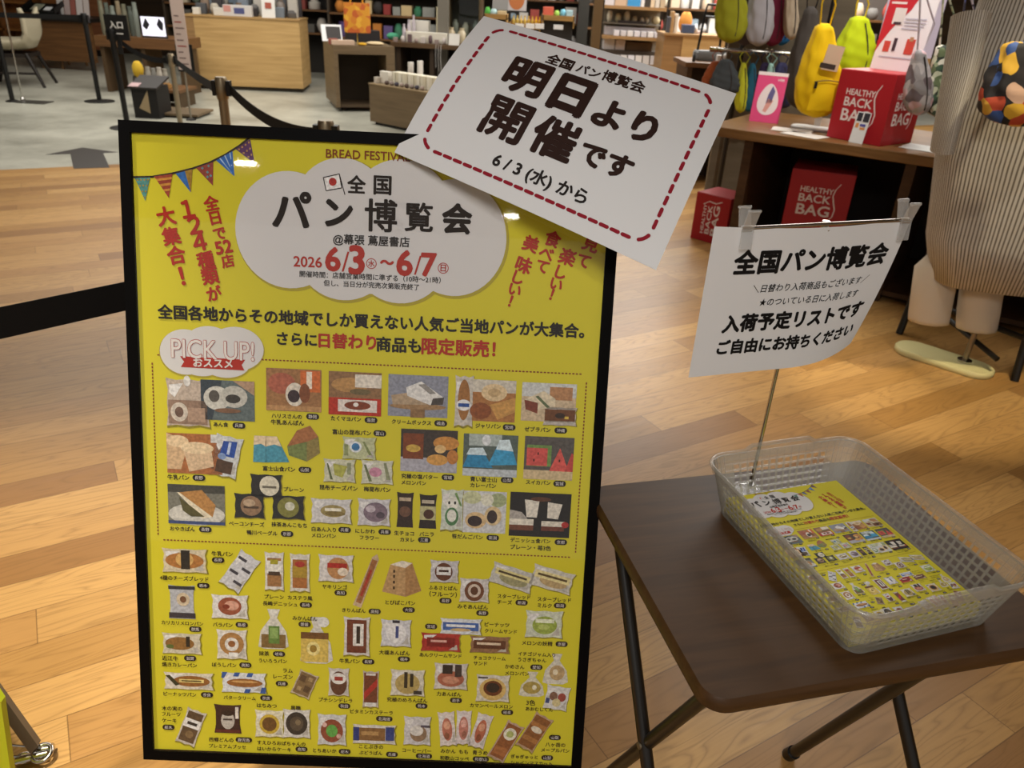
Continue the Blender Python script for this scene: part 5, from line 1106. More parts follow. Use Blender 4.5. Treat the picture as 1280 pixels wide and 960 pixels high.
bgbox('notice_card', 'white card with a red picture standing on the pale oak counter', 'card', on_counter(.94, .06), cang, .17, .02, .25, '#d6d2cc', None, 'card')
o = bpy.context.scene.objects[-1]
b = MB(); b.b2(-.04, -.028, .11, .04, -.022, .18); pc_ = b.build('picture_print', mat('#9a4a38', .6), bpy.data.objects['notice_card'], mw=Matrix.Rotation(-.2, 4, 'X') @ Matrix.Translation((0, .02, .0)))
bgbox('flat_box', 'white and pastel flat packet lying along the front of the pale counter', 'box', on_counter(.55, .05), cang, .36, .1, .13, '#c9c4c0')
b = MB(); b.b2(-.17, -.002, .05, -.08, .0, .125, 0); b.b2(-.04, -.002, .03, .09, .0, .10, 1); b.build('label_print', [mat('#c48a80', .6), mat('#4a4f7c', .6)], bpy.data.objects['flat_box'])
bgbox('white_packet', 'small white packet beside the pastel packet on the pale counter', 'box', on_counter(.31, .05), cang, .12, .1, .09, '#cfc9be')
bgbox('white_packet', 'white packet at the left end of the pale counter', 'box', on_counter(.02, .08), cang, .08, .1, .08, '#d2ccc0')
pal = ['#4a4c50', '#5d5a58', '#8a8478', '#6d625a', '#3a3638', '#9a948c', '#77808a', '#a59c8e', '#52606a', '#7d6a5a', '#b3aca2', '#44403a']
k = 0
for row, v in enumerate((.22, .36, .52, .66)):
    for i in range(8):
        u = .06+i*.162+random.uniform(-.02, .02); h_ = .10+.06*row+random.uniform(-.02, .07)
        bgbox('packet', 'small grey or brown packet in the rows on the pale counter', 'packet', on_counter(u, v), cang, .12, .1, h_, pal[(k*7+row) % 12], 'packets on the pale counter', ('box', 'soft', 'box', 'jar')[(k*5+row) % 4]); k += 1

# brown wheeled cabinet with an open bay
f0 = Vector((-2.23, 9.43, 0)); fX = Vector((.92, .36, 0)).normalized(); fY = Vector((-fX.y, fX.x, 0)); fang = math.atan2(fX.y, fX.x); FW, FDp, FH = .70, .88, .72
cb = thing('display_cabinet', 'taupe wheeled display cabinet with an open bay, centre of the shop floor', 'cabinet', f0, fang)
b = MB(); b.b2(0, 0, FH-.09, FW, FDp, FH); b.build('cabinet_top', TAUPE, cb)
b = MB(); b.b2(0, 0, .05, .045, FDp, FH-.09); b.build('side_panel', TAUPE, cb)
b = MB(); b.b2(FW-.1, 0, .05, FW, FDp, FH-.09); b.build('side_panel', TAUPE, cb)
b = MB(); b.b2(.045, .5, .05, FW-.1, .52, FH-.09); b.build('back_panel', mat('#35291b', .7), cb)
b = MB(); b.b2(.045, .02, .05, FW-.1, .5, .07); b.build('bay_floor', mat('#4a3b28', .7), cb)
for x, y in ((.05, .06), (FW-.06, .06), (.05, FDp-.06), (FW-.06, FDp-.06)):
    b = MB(); b.tube([(x-.012, y, .026), (x+.012, y, .026)], .025, 12); b.build('caster', BLACK, cb, smooth=40)
def on_cab(u, v, z=FH+.001): return f0+fX*u+fY*v+Vector((0, 0, z))
def bagtote(p, ang):
    t = thing('tote_bag', 'orange yellow patterned tote bag on a post above the wheeled cabinet', 'bag', p, ang)
    b = MB(); b.b2(-.005, .03, 0, .005, .04, .42); b.build('post', mat('#b99a3c', .4), t)
    b = MB(); b.loft([[(x*s_, y*s_ , z) for x, y in rrect(.30, .05, .02)] for z, s_ in ((.13, .96), (.15, 1), (.30, 1.0), (.44, .98))]); b.build('body', floral('orange_pattern', ['#c98a1e', '#b5561e', '#d6a02c', '#c2741e'], 14), t, smooth=40)
    b = MB()
    for y in (-.02, .02): b.tube([(-.07, y, .43), (-.065, y, .56), (.0, y, .62), (.065, y, .56), (.07, y, .43)], .006, 6)
    b.build('handle', mat('#c98a1e', .7), t)
bagtote(on_cab(.30, .12), fang)
for (u, v, w, d, h, c_, kd, nm, lb) in ((.12, .06, .26, .1, .05, '#c2a892', 'box', 'packet', 'peach packet lying under the orange tote bag'), (.34, .02, .10, .1, .03, '#c99a24', 'soft', 'pouch', 'small yellow pouch at the front of the wheeled cabinet top'), (.5, .08, .22, .14, .04, '#c9b48e', 'soft', 'pouch', 'cream pouch lying at the right of the wheeled cabinet top'), (.02, .1, .1, .1, .06, '#8a4a3c', 'box', 'packet', 'dull red packet on the wheeled cabinet corner')):
    bgbox(nm, lb, nm, on_cab(u, v), fang, w, d, h, c_, None, kd)
t = thing('picture_stand', 'black and white picture stand leaning at the back of the wheeled cabinet', 'stand', on_cab(-.02, .62), fang)
R = Matrix.Rotation(-.5, 3, 'X'); b = MB(); b.box(R @ Vector((.1, 0, .10)), (.24, .012, .20), 0, R); b.build('frame', WHITE, t); b = MB(); b.box(R @ Vector((.12, -.008, .10)), (.17, .004, .15), 0, R); b.build('picture_print', mat('#2c2624', .5), t)
bgbox('box', 'black long box lying behind the orange tote bag', 'box', on_cab(.46, .64), fang, .4, .16, .13, '#1d191a')

# second display table with white boxes, further right
Yt = 10.2; p0 = atY(467, 68, Yt)
tx0, tx1, tz0, tz1 = span(488, 58, 566, 66, Yt); g0 = Vector((tx0, Yt, 0)); tl = tx1-tx0; TTZ = .74
t2 = thing('display_table', 'dark wood display table topped with white boxes behind the wheeled cabinet', 'table', g0, -.06)
b = MB(); b.b2(0, 0, TTZ-.05, tl+.35, .8, TTZ); b.build('table_top', wood('dark_table', '#4a3622', '#5d452b', (3, 20, 20)), t2)
for x in (.06, tl*.62, tl+.25):
    b = MB(); b.b2(x, .06, 0, x+.05, .74, TTZ-.05); b.build('side_panel', mat('#3a2b1c', .6), t2)
b = MB(); b.b2(.06, .7, .02, tl+.25, .73, TTZ-.05); b.build('back_panel', mat('#2f2418', .7), t2)
def on_t2(u, v): return g0+Vector((math.cos(-.06)*u-math.sin(-.06)*v, math.sin(-.06)*u+math.cos(-.06)*v, TTZ+.001))
for (u, v, w, d, h, c_, kd, nm, lb) in ((.42, .12, .50, .1, .12, '#cfc9ba', 'box', 'carton', 'long cream carton row on the table beside the white tilted notice'), (.30, .3, .24, .12, .24, '#d0cbc2', 'box', 'carton', 'upright white carton at the back of the dark table'), (.78, .03, .13, .02, .13, '#d6d2ca', 'card', 'price_card', 'white price card at the front right of the dark table'), (.52, .42, .05, .05, .40, '#d2c7a4', 'box', 'totem', 'tall cream totem standing on the dark table'), (.68, .4, .1, .1, .18, '#b9a888', 'jar', 'jar', 'beige jar on the dark table'), (.82, .36, .1, .1, .18, '#b5a78a', 'jar', 'jar', 'beige jar at the right of the dark table'), (-.05, .3, .16, .16, .08, '#3f8c6a', 'soft', 'pouch', 'green pouch at the left end of the dark table')):
    bgbox(nm, lb, nm.replace('_', ' '), on_t2(u, v), -.06, w, d, h, c_, None, kd)
for i in range(9): bgbox('trinket', 'small dark or white trinket along the front of the dark table', 'trinket', on_t2(.05+i*.085, .05+.02*(i % 3)), -.06, .05, .05, .05+.02*(i % 3), ('#8a7a74', '#b9b0aa', '#5d4a4c')[i % 3], 'trinkets on the dark table', ('box', 'soft')[i % 2])
for i in range(3): bgbox('silver_ornament', 'tall silver ornament in the group on the dark table', 'ornament', on_t2(.14+i*.05, .14+.05*i), -.06, .045, .045, .2+.05*i, '#b3aab0', 'silver ornaments on the dark table', 'jar')
hz = on_t2(.60, -.02); t = thing('hanging_ribbon', 'bunch of white ribbon strips hanging from the dark table edge', 'ribbon', hz)
for i in range(3):
    b = MB(); b.tube([(-.03+.03*i, .0, .0), (-.035+.03*i, -.02, -.12), (-.03+.035*i, -.015, -.26-.04*i)], .012, 6, flat=.2); b.build('strip', mat('#b9b3ac', .7), t)

# low brown box with a row of cream cards
l0 = Vector((-1.7, 8.7, 0)); lX = Vector((.79, -.61, 0)).normalized(); lY = Vector((-lX.y, lX.x, 0)); lang = math.atan2(lX.y, lX.x); LH = .41
lb_ = thing('low_plinth', 'low taupe plinth box with cream cards, beside the tilted white notice', 'plinth', l0, lang)
b = MB(); b.b2(0, 0, .03, 1.0, .75, LH); b.build('body', TAUPE, lb_, bevel=.004); b = MB(); b.b2(.04, .04, 0, .96, .71, .03); b.build('recessed_foot', BLACK, lb_); b = MB(); b.b2(-.005, -.005, LH, 1.005, .755, LH+.012); b.build('plinth_top', mat('#8a7658', .45), lb_)
def on_l(u, v): return l0+lX*u+lY*v+Vector((0, 0, LH+.013))
for i in range(14): bgbox('greeting_card', 'cream card standing in the row on the low plinth', 'card', on_l(.28+i*.045, .10+.006*(i % 2)), lang, .042, .10, .13, ('#cfc8b4', '#c9c0a8', '#d6d0c0')[i % 3], 'cream cards on the low plinth')
for i in range(8): bgbox('trinket', 'small trinket lying before the cream cards on the low plinth', 'trinket', on_l(.22+i*.075, .03), lang, .05, .05, .04, ('#5a4a44', '#8a7d76', '#44404a', '#9a8a80')[i % 4], 'trinkets on the low plinth', 'soft')
for u, v, w, h, c_, lb in ((.13, .10, .13, .12, '#cdc7bb', 'white box at the left end of the low plinth'), (.30, .30, .03, .22, '#c9c4bc', 'thin white upright on the low plinth, nearer the wheeled cabinet'), (.40, .34, .03, .24, '#cdc9c2', 'thin white upright on the low plinth, nearer the tilted notice'), (.06, .04, .05, .06, '#b5ab9e', 'small beige box at the left corner of the low plinth')): bgbox('box', lb, 'box', on_l(u, v), lang, w, .06, h, c_)

# steel column and glazed case behind it
p = atY(553, 80, 10.4); b = MB(); b.b2(-.065, 0, 0, .065, .14, 3.05); o = b.build('trim_1', mat('#6b665c', .45)); o.location = (p.x, 10.4, 0); o['kind'] = 'structure'
x0, x1, z0, z1 = span(560, 0, 600, 60, 11.2)
gc = thing('glass_case', 'tall glass display case behind the grey column', 'display case', (x0, 11.2, 0))
b = MB(); b.b2(0, .4, 0, x1-x0, .43, 1.7); b.build('back_panel', mat('#4a4a42', .6), gc)
for z in (.35, .8, 1.25): b = MB(); b.b2(0, .02, z, x1-x0, .4, z+.015); b.build('shelf', mat('#6d6f66', .3), gc)
for x in (0, x1-x0): b = MB(); b.b2(x-.02, 0, 0, x+.02, .43, 1.75); b.build('post', mat('#57452f', .5), gc)
b = MB(); b.add([(0, 0, 0), (x1-x0, 0, 0), (x1-x0, 0, 1.7), (0, 0, 1.7)], [(0, 1, 2, 3)]); b.build('glass_front', clear('case_glass', tint=(.85, .9, .86, 1)), gc)
for i in range(6): bgbox('ornament', 'small pale ornament inside the tall glass case', 'ornament', Vector((x0+.08+.14*(i % 3), 11.35, (.367, .817)[i // 3])), 0, .09, .09, .14+.03*(i % 2), ('#8f8f86', '#a8a294', '#77807a')[i % 3], 'ornaments in the glass case', 'jar')

# dark fruit and bottle stand
YF = 9.2
x0, x1, _, _ = span(605, 30, 722, 30, YF); zs1 = atY(660, 33, YF).z; zs2 = atY(720, 22, YF).z
fr = thing('produce_stand', 'dark stand with wooden trays of bottles and packets above the tilted notice', 'stand', (x0, YF, 0))
b = MB(); b.b2(0, .1, 0, x1-x0, .55, zs1-.13); b.build('body', mat('#2c2a28', .6), fr)
zt = atY(650, 32, YF).z
for (a_, c_, zz) in ((605, 634, atY(620, 20, YF).z), (636, 676, zt), (678, 718, atY(698, 22, YF).z)):
    q0, q1 = atY(a_, 25, YF).x-x0, atY(c_, 25, YF).x-x0; b = MB(); b.b2(q0, -.02, zz-.03, q1, .38, zz-.02); b.b2(q0, -.03, zz-.03, q1, -.015, zz+.02); b.b2(q0, -.03, zz-.10, q0+.012, .38, zz+.02); b.b2(q1-.012, -.03, zz-.10, q1, .38, zz+.02); b.build('wooden_tray', wood('tray_wood', '#8a6a3a', '#a68148', (3, 20, 20)), fr)
    b = MB(); b.b2(q0+.01, .05, zs1-.14, q1-.01, .36, zz-.031); b.build('riser', mat('#2a2826', .6), fr)
for i in range(8):
    xx = 640+i*4.7; goods('bottle', 'yellow or amber bottle in the row above the tilted notice', 'bottle', xx, 14, xx+4.2, 29, YF+.03+.0*(i % 2), .05, ('#b59a4a', '#c2a04a', '#b8923a', '#d09a24', '#d6a01e')[min(4, i//2)], 'bottles on the produce stand', 'bottle', zt-.019)
for i, (xx, w, c_) in enumerate(((644, 11, '#d6d4d0'), (657, 11, '#dcdad6'), (669, 11, '#d8d6d2'), (692, 12, '#d6d6d6'))): goods('price_card', 'white price card clipped below the trays of the produce stand', 'price card', xx, 29.5 if i < 3 else 31, xx+w, 36 if i < 3 else 37, YF-.034, .004, c_, 'price cards on the produce stand')
for i, (a_, y0_, c_, y1_, col, kd) in enumerate(((606, 2, 613, 15, '#4a9a3c', 'soft'), (612, 8, 622, 19, '#9ab4b4', 'soft'), (622, 10, 633, 19, '#c9b48a', 'box'), (679, 6, 692, 21, '#c9604a', 'box'), (692, 10, 700, 21, '#8ab04a', 'soft'), (700, 8, 708, 21, '#6aa4b8', 'soft'), (708, 9, 716, 21, '#a4c4cc', 'box'))):
    goods('snack_packet', ('green packet at the left end of the produce stand', 'pale blue packet in the left wooden tray', 'beige packet in the left wooden tray', 'red and white packet in the right wooden tray', 'lime packet in the right wooden tray', 'blue packet in the right wooden tray', 'pale blue packet at the right end of the produce stand')[i], 'packet', a_, y0_, c_, y1_, YF+.06, .08, col, None, kd, (atY(620, 20, YF).z if i < 3 else atY(698, 22, YF).z)-.019)
x_, xx_, z0, z1 = span(616, -30, 659, 13, YF+.62); o = thing('display_poster', 'pale poster with an orange fruit picture above the bottle row', 'poster', ((x_+xx_)/2, YF+.62, z0)); b = MB(); b.b2((x_-xx_)/2, 0, 0, (xx_-x_)/2, .01, z1-z0); b.build('board', mat('#b9b4b4', .6), o)
b = MB(); b.ell(.08, .12, .09, .11, 0); b.v = [(x, -.002, y) for x, y, z in b.v]; b.f = [tuple(reversed(f)) for f in b.f]; b.build('picture_print', mat('#b06a3c', .6), o); b = MB(); b.b2((x_-xx_)/2, -.0, 0, (x_-xx_)/2+.18, -.001, .4); b.build('grey_field', mat('#8d8c8a', .6), o)
b = MB(); b.b2(-.02, .01, zs1-.4-z0, .02, .03, .05); b.build('post', BLACKMET, o)
# dark posts of the back opening
for n_, (xa, xb, Yp, c_) in enumerate(((722, 735, 10.2, '#26241f'), (741, 752, 8.6, '#5a4527'))):
    x_, xx_, _, _ = span(xa, 30, xb, 30, Yp); b = MB(); b.b2(x_, Yp, 0, xx_, Yp+.14, 3.05); o = b.build('trim_%d' % (n_+2), mat(c_, .6)); o['kind'] = 'structure'

# open shelving with books and toys
YS = 8.9
sx0, sx1, _, _ = span(752, 40, 830, 40, YS); so_ = Vector((sx0, YS, 0))
sh_ = thing('shelf_unit', 'black framed open shelf unit with oak boards of books and toys', 'shelf', so_)
brd = [(12, 8), (50, 46), (84, 80)]; SZ = []
for (yb, yt) in brd:
    z0 = atY(790, yb, YS).z; z1 = atY(790, yt, YS).z; SZ.append(z1); b = MB(); b.b2(0, 0, z0, sx1-sx0, .40, z1); b.build('shelf_board', MIDWOOD, sh_)
b = MB(); zz = atY(790, 30, YS).z; b.b2(.02, .14, zz-.012, sx1-sx0-.02, .40, zz); b.build('shelf_board', mat('#8a8478', .6), sh_)
for x, y in ((-.015, 0), (sx1-sx0+.0, 0), (-.015, .39), (sx1-sx0, .39)): b = MB(); b.b2(x, y, 0, x+.02, y+.02, 1.75); b.build('post', BLACKMET, sh_)
b = MB(); b.b2(0, .4, .2, sx1-sx0, .41, 1.7); b.build('back_panel', mat('#8d8576', .7), sh_)
def row(y_bot, items, group, nm, lbl, kind='box', dy=.06):
    for (xa, xb, yt, col) in items:
        zb = {8: SZ[0], 46: SZ[1], 80: SZ[2], 30: zz}[y_bot]; goods(nm, lbl, nm.replace('_', ' '), xa, yt, xb, y_bot, YS+dy, .1, col, group, kind, zb+.001)
goods('picture_book', 'bright blue book on the top oak shelf board', 'book', 785, -8, 801, 8, YS+.05, .03, '#3a8cc4', None, 'book', SZ[0]+.001)
row(8, [(756, 768, -6, '#cfccd0'), (769, 783, -8, '#c2a88e'), (802, 806, -6, '#d8d6d4'), (807, 813, -8, '#3a342e'), (814, 819, -8, '#cdb99c'), (820, 825, -8, '#c9c2b6'), (826, 832, -6, '#b9a68a')], 'books on the top shelf board', 'picture_book', 'book in the row on the top oak shelf board', 'book')
row(30, [(759, 766, 15, '#cfc6b0'), (769, 777, 18, '#cbbf9a'), (780, 788, 15, '#d2cab2'), (790, 797, 21, '#c9bea0'), (800, 806, 22, '#d6d0c0'), (807, 812, 22, '#cfc7b4'), (815, 826, 20, '#cfc4a0')], 'cream toys on the shelf', 'soft_toy', 'small cream toy in the row on the shelf unit', 'soft', .2)
goods('long_box', 'long pale grey box with a dark stripe on the middle shelf board', 'box', 756, 33, 819, 44, YS+.16, .12, '#b9b3b6', None, 'box', SZ[1]+.001)
b = MB(); b.b2(-.14, -.004, .10, .16, 0, .145); b.build('stripe_print', mat('#3d3a3e', .6), bpy.data.objects['long_box'])
row(46, [(767+i*8.6, 774+i*8.6, 39, ('#d0ccd0', '#c4c0c2', '#d6d2d0')[i % 3]) for i in range(7)], 'small white boxes on the shelf', 'small_box', 'small white box in the row along the middle shelf board', 'box', .02)
zl = SZ[2]
goods('white_box', 'white box at the left of the bottom shelf board', 'box', 754, 52, 768, 66, YS+.15, .2, '#d2ced0', None, 'box', zl+.001+.12); goods('white_box', 'pinkish white box beside the brown basket on the bottom shelf board', 'box', 769, 53, 781, 66, YS+.15, .2, '#d4c8c6', None, 'box', zl+.121)
goods('basket', 'brown woven basket on the bottom shelf board', 'basket', 782, 56, 815, 67, YS+.15, .22, '#57432c', None, 'box', zl+.121)
b = MB(); b.b2(0, .12, zl, sx1-sx0, .40, zl+.12); b.build('riser', mat('#5d5650', .6), sh_)
row(80, [(766+i*9.4, 774+i*9.4, 70-.3*i, ('#d6d2ce', '#cfcbc8', '#d2d0d4')[i % 3]) for i in range(7)], 'white picture cards on the bottom board', 'picture_card', 'white picture card in the row on the bottom shelf board', 'card', .03)

# oak counter block right of the shelves
YK = 8.3; kx0, kx1, _, _ = span(829, 60, 852, 60, YK); kx2 = atY(905, 60, YK).x; kz = atY(850, 45, YK).z
kc = thing('oak_counter', 'oak counter block with books and an orange toy, right of the shelf unit', 'counter', (kx0, YK, 0))
b = MB(); b.b2(0, .0, .04, kx1-kx0, .52, kz); b.build('end_panel', MIDWOOD, kc); b = MB(); b.b2(kx1-kx0, -.01, .04, kx2-kx0, .52, kz); b.build('front_panel', OAK, kc); b = MB(); b.b2(-.01, -.02, kz, kx2-kx0+.01, .54, kz+.02); b.build('counter_top', MIDWOOD, kc); b = MB(); b.b2(.02, .03, 0, kx2-kx0-.02, .5, .04); b.build('plinth', BLACK, kc)
for i, (xa, ya, xb, col, kd, nm, lb) in enumerate(((834, 24, 838, '#4a4a50', 'box', 'book', 'dark slim book at the left of the oak counter'), (838, 17, 842, '#b08a5c', 'box', 'book', 'tall tan book on the oak counter'), (843, 20, 847, '#cfc4b4', 'box', 'book', 'cream slim book on the oak counter'), (849, 18, 866, '#c4843a', 'soft', 'soft_toy', 'orange fluffy toy on the oak counter'), (853, 33, 868, '#3a4660', 'box', 'box', 'navy box below the orange toy on the oak counter'), (868, 32, 873, '#d6d0cc', 'soft', 'ball', 'round white ball on the oak counter'), (862, 40, 876, '#c8b8b4', 'box', 'packet', 'pale flat packet lying at the front of the oak counter'))):
    goods(nm, lb, nm.replace('_', ' '), xa, ya, xb, 44, YK+(.3 if i == 3 else .05+.02*i), .1, col, None, kd, kz+.021)
# suitcase with a raised pull handle on a small table
YU = 6.9
hb, ht_ = atY(872, 72, YU), atY(888, 6, YU)
st_ = thing('side_table', 'small brown table with a suitcase handle behind, left of the hanging bags', 'table', (atY(857, 80, YU-.3).x, YU-.3, 0))
tzz = atY(880, 79, YU-.3).z; tw = atY(925, 79, YU-.3).x-atY(857, 79, YU-.3).x
b = MB(); b.b2(0, 0, tzz-.035, tw, .6, tzz); b.build('table_top', BROWNWOOD, st_)
for x in (.03, tw-.07): b = MB(); b.b2(x, .05, 0, x+.04, .55, tzz-.035); b.build('side_panel', wood('dark_side', '#463019', '#553b22', (2, 2, 20)), st_)
b = MB(); b.b2(.07, .3, 0, tw-.07, .32, tzz-.036); b.build('back_panel', mat('#3a2a18', .7), st_)
sc = thing('suitcase', 'grey suitcase with tall black pull handle behind the hanging bags', 'suitcase', Vector((hb.x+.10, YU+.02, tzz+.001)))
b = MB(); b.loft([[(x, y+.0, z) for x, y in rrect(.26-2*i, .16-2*i, .03)] for i, z in ((.01, 0), (0, .015), (0, .06), (.01, .075))]); b.build('body', mat('#7f8284', .4), sc, smooth=40)
xL, xR = -.10, .08; hz_ = ht_.z-tzz
b = MB(); b.tube([(xL-.0, .03, .06), (xL+.02, .03, hz_-.06), (xL+.03, .03, hz_), (xR-.02, .03, hz_), (xR-.01, .03, hz_-.06), (xR, .03, .06)], .010, 8); b.build('pull_handle', BLACK, sc); b = MB(); b.tube([(xL+.02, .03, hz_-.09), (xR-.01, .03, hz_-.09)], .009, 8); b.build('handle_brace', BLACK, sc)
for i, (xa, ya, xb, col, kd, lb) in enumerate(((897, 68, 905, '#cfc8c2', 'box', 'small white box right of the suitcase'), (906, 67, 914, '#c4bdb8', 'box', 'second small white box right of the suitcase'), (866, 66, 870, '#33363a', 'bottle', 'small dark bottle left of the suitcase'))): goods('box' if kd == 'box' else 'bottle', lb, kd, xa, ya, xb, 78, YU-.22, .06, col, None, kd, tzz+.001)

# left part: desk, chair, belts, entrance sign
YD_ = 12.0
dx0, dx1, _, _ = span(28, 30, 114, 30, YD_); dzt = atY(80, 22, YD_).z; dz2 = atY(80, 27, YD_).z
dk = thing('reading_desk', 'long dark topped reading desk with a brown front at the far left', 'desk', (dx0, YD_, 0))
b = MB(); b.b2(0, 0, dz2-.0, dx1-dx0, .8, dzt+.0); b.build('desk_top', mat('#1d1712', .4), dk)
b = MB(); b.b2(.1, .05, .12, dx1-dx0-.05, .1, dz2); b.build('front_panel', BROWNWOOD, dk)
for x in (.12, (dx1-dx0)*.4, dx1-dx0-.12):
    b = MB(); b.tube([(x, .2, dz2), (x-.03, .16, 0)], .02, 8); b.build('leg', wood('desk_leg', '#6a4a28', '#7d5a34', (20, 20, 2)), dk)
    b = MB(); b.tube([(x, .62, dz2), (x+.05, .7, 0)], .02, 8); b.build('leg', wood('desk_leg_b', '#6a4a28', '#7d5a34', (20, 20, 2)), dk)
t = thing('document_tray', 'black sloped document tray with white leaflets on the far left desk', 'tray', Vector((atY(47, 22, YD_).x, YD_+.02, dzt+.001)))
R = Matrix.Rotation(.35, 3, 'X') ; b = MB(); b.box(Vector((0, .16, .10)), (.46, .3, .02), 0, R); b.box(Vector((-.23, .16, .12)), (.02, .3, .07), 0, R); b.box(Vector((.23, .16, .12)), (.02, .3, .07), 0, R); b.b2(-.2, .2, 0, .2, .26, .12); b.build('body', BLACK, t)
b = MB(); b.box(Vector((-.05, .12, .115)), (.13, .18, .012), 0, R); b.build('leaflet', mat('#8a8a78', .6), t); b = MB(); b.box(Vector((.12, .08, .10)), (.09, .1, .012), 0, R); b.build('leaflet', WHITE, t)
for i, (xa, xb, col) in enumerate(((69, 77, '#c9c4c0'), (78, 85, '#b8a4a0'), (86, 92, '#9a5a50'), (93, 101, '#cfc6c2'), (102, 109, '#c8bcb6'))): goods('magazine', ('white magazine leftmost in the desk rack', 'pinkish magazine second in the desk rack', 'red brown magazine in the middle of the desk rack', 'white magazine right of the red brown one', 'pale magazine rightmost in the desk rack')[i], 'magazine', xa, -14, xb, 19, YD_+.5, .02, col, None, 'card', dzt+.001)
x_, xx_, _, _ = span(-40, 30, 70, 30, 13.6); b = MB(); b.b2(0, 0, 0, xx_-x_, .4, 1.9); t = thing('bookcase', 'orange brown wooden bookcase at the far left edge', 'bookcase', (x_, 13.6, 0)); b.build('back_panel', wood('orange_wood', '#6d421d', '#8a5728', (2, 2, 20)), t)
for z in (.4, .8, 1.2, 1.6): b = MB(); b.b2(0, -.25, z, xx_-x_, 0, z+.03); b.build('shelf', wood('orange_shelf', '#7a4c22', '#96622f', (3, 20, 20)), t)
for x in (0, (xx_-x_)/2, xx_-x_): b = MB(); b.b2(x-.02, -.25, 0, x+.02, 0, 1.9); b.build('upright', wood('orange_side', '#6a401c', '#84542a', (2, 2, 20)), t)
x2_, x3_, _, _ = span(72, 10, 135, 10, 14.3); t = thing('wood_screen', 'reddish wooden screen panel behind the magazines', 'screen', (x2_, 14.3, 0)); b = MB(); b.b2(0, 0, 0, x3_-x2_, .12, 1.9); b.build('panel', wood('reddish_wood', '#7d4d30', '#94603e', (2, 2, 16)), t); b = MB(); b.b2(-.02, -.02, 0, x3_-x2_+.02, .14, .1); b.build('foot_rail', BLACKMET, t)
# shell chair
cc = atz(26, 106, 0); ch = thing('shell_chair', 'cream shell armchair on a dark wooden base at the far left', 'chair', cc, .25)
shell = MB(); P = []
prof_ = [(.30, .40), (.1, .40), (-.12, .41), (-.24, .44), (-.29, .52), (-.30, .66), (-.29, .80)]
def shellf(u, v):
    k = v*(len(prof_)-1); i = min(int(k), len(prof_)-2); a_, c_ = prof_[i], prof_[i+1]; t_ = k-i; x = a_[0]+(c_[0]-a_[0])*t_; z = a_[1]+(c_[1]-a_[1])*t_
    return (-x, (u-.5)*.62, z + .10*(2*abs(u-.5))**3)
shell.grid(shellf, 14, 24); o = shell.build('seat_shell', mat('#b3a88e', .6), ch, smooth=70); md = o.modifiers.new('thick', 'SOLIDIFY'); md.thickness = .05
for sx, sy in ((-.18, -.2), (.2, -.2), (-.18, .2), (.2, .2)):
    b = MB(); b.tube([(sx, sy, .385), (sx*1.75, sy*1.3, 0)], [.026, .018], 10); b.build('leg', mat('#1f1712', .5), ch, smooth=50)
b = MB(); b.b2(-.22, -.22, .34, .24, .22, .385); b.build('seat_frame', mat('#231a14', .5), ch); b = MB(); b.tube([(-.26, -.23, .16), (.28, -.23, .16)], .014, 8); b.build('stretcher', mat('#1f1712', .5), ch)
p = atz(-4, 84, .0); t = thing('red_stool', 'red cushioned stool beside the cream shell chair', 'stool', (cc.x-.62, cc.y-.25, 0)); b = MB(); b.lathe([(.2, .36), (.22, .38), (.22, .44), (.19, .46)], n=24); b.build('cushion', mat('#a83a28', .7), t, smooth=40)
for a_ in (0, 2.1, 4.2): b = MB(); b.tube([(.1*math.cos(a_), .1*math.sin(a_), .365), (.2*math.cos(a_), .2*math.sin(a_), 0)], .015, 8); b.build('leg', mat('#241a14', .5), t)
# belt barriers
def post(label, p, h, col, base='round', head=True, br=.16):
    t = thing('barrier_post', label, 'barrier post', p)
    b = MB()
    if base == 'round': b.lathe([(br, 0), (br, .008), (br*.75, .014), (.03, .022)], n=32); b.build('base_plate', mat('#2a2826', .4, .3), t, smooth=40)
    else: b.b2(-.2, -.16, 0, .2, .16, .012); b.build('base_plate', mat('#33302c', .4, .3), t)
    b = MB(); b.tube([(0, 0, .01), (0, 0, h-.06)], .025, 18); b.build('pole', col, t, smooth=50)
    if head: b = MB(); b.lathe([(.029, h-.11), (.031, h-.10), (.031, h-.01), (.027, h)], n=22); b.build('belt_head', col if col is STEEL else BLACK, t, smooth=40); b = MB(); b.box((.038, 0, h-.055), (.022, .036, .075)); b.box((-.038, 0, h-.055), (.018, .036, .075)); b.build('belt_cassette', BLACK, t)
    return t
def belt(label, a, c, sag=0, w=.05):
    t = MB(); n = 16; q = []
    for i in range(n+1):
        s_ = i/n; q.append(a.lerp(c, s_)-Vector((0, 0, sag*4*s_*(1-s_))))
    d = (c-a); d.z = 0; d.normalize(); nn = Vector((-d.y, d.x, 0))*.001; m = MB(); vs = []
    for p_ in q: vs += [p_-nn-a+Vector((0, 0, -w/2)), p_-nn-a+Vector((0, 0, w/2)), p_+nn-a+Vector((0, 0, w/2)), p_+nn-a+Vector((0, 0, -w/2))]
    m.add(vs, [(4*i+j, 4*i+(j+1) % 4, 4*i+4+(j+1) % 4, 4*i+4+j) for i in range(n) for j in range(4)]); o = m.build('barrier_belt', mat('#100f0e', .75, 0, .2)); o.location = a; return tag(o, label, 'barrier belt', 'black barrier belts')
v1 = atz(124.7, 126.9, 0); post('black barrier post with round base at the far left of the stone floor', v1, .92, BLACK)
v0 = atz(16, 127, 0); post('black barrier post with small base at the left photo edge', v0, .92, BLACK, br=.07)
belt('black belt stretched between the two black posts on the stone floor', v0+Vector((.04, 0, .875)), v1+Vector((-.04, 0, .875)))
rod0, rod1 = atz(29, 127, 0), atY(4, 0, atz(29, 127, 0).y)
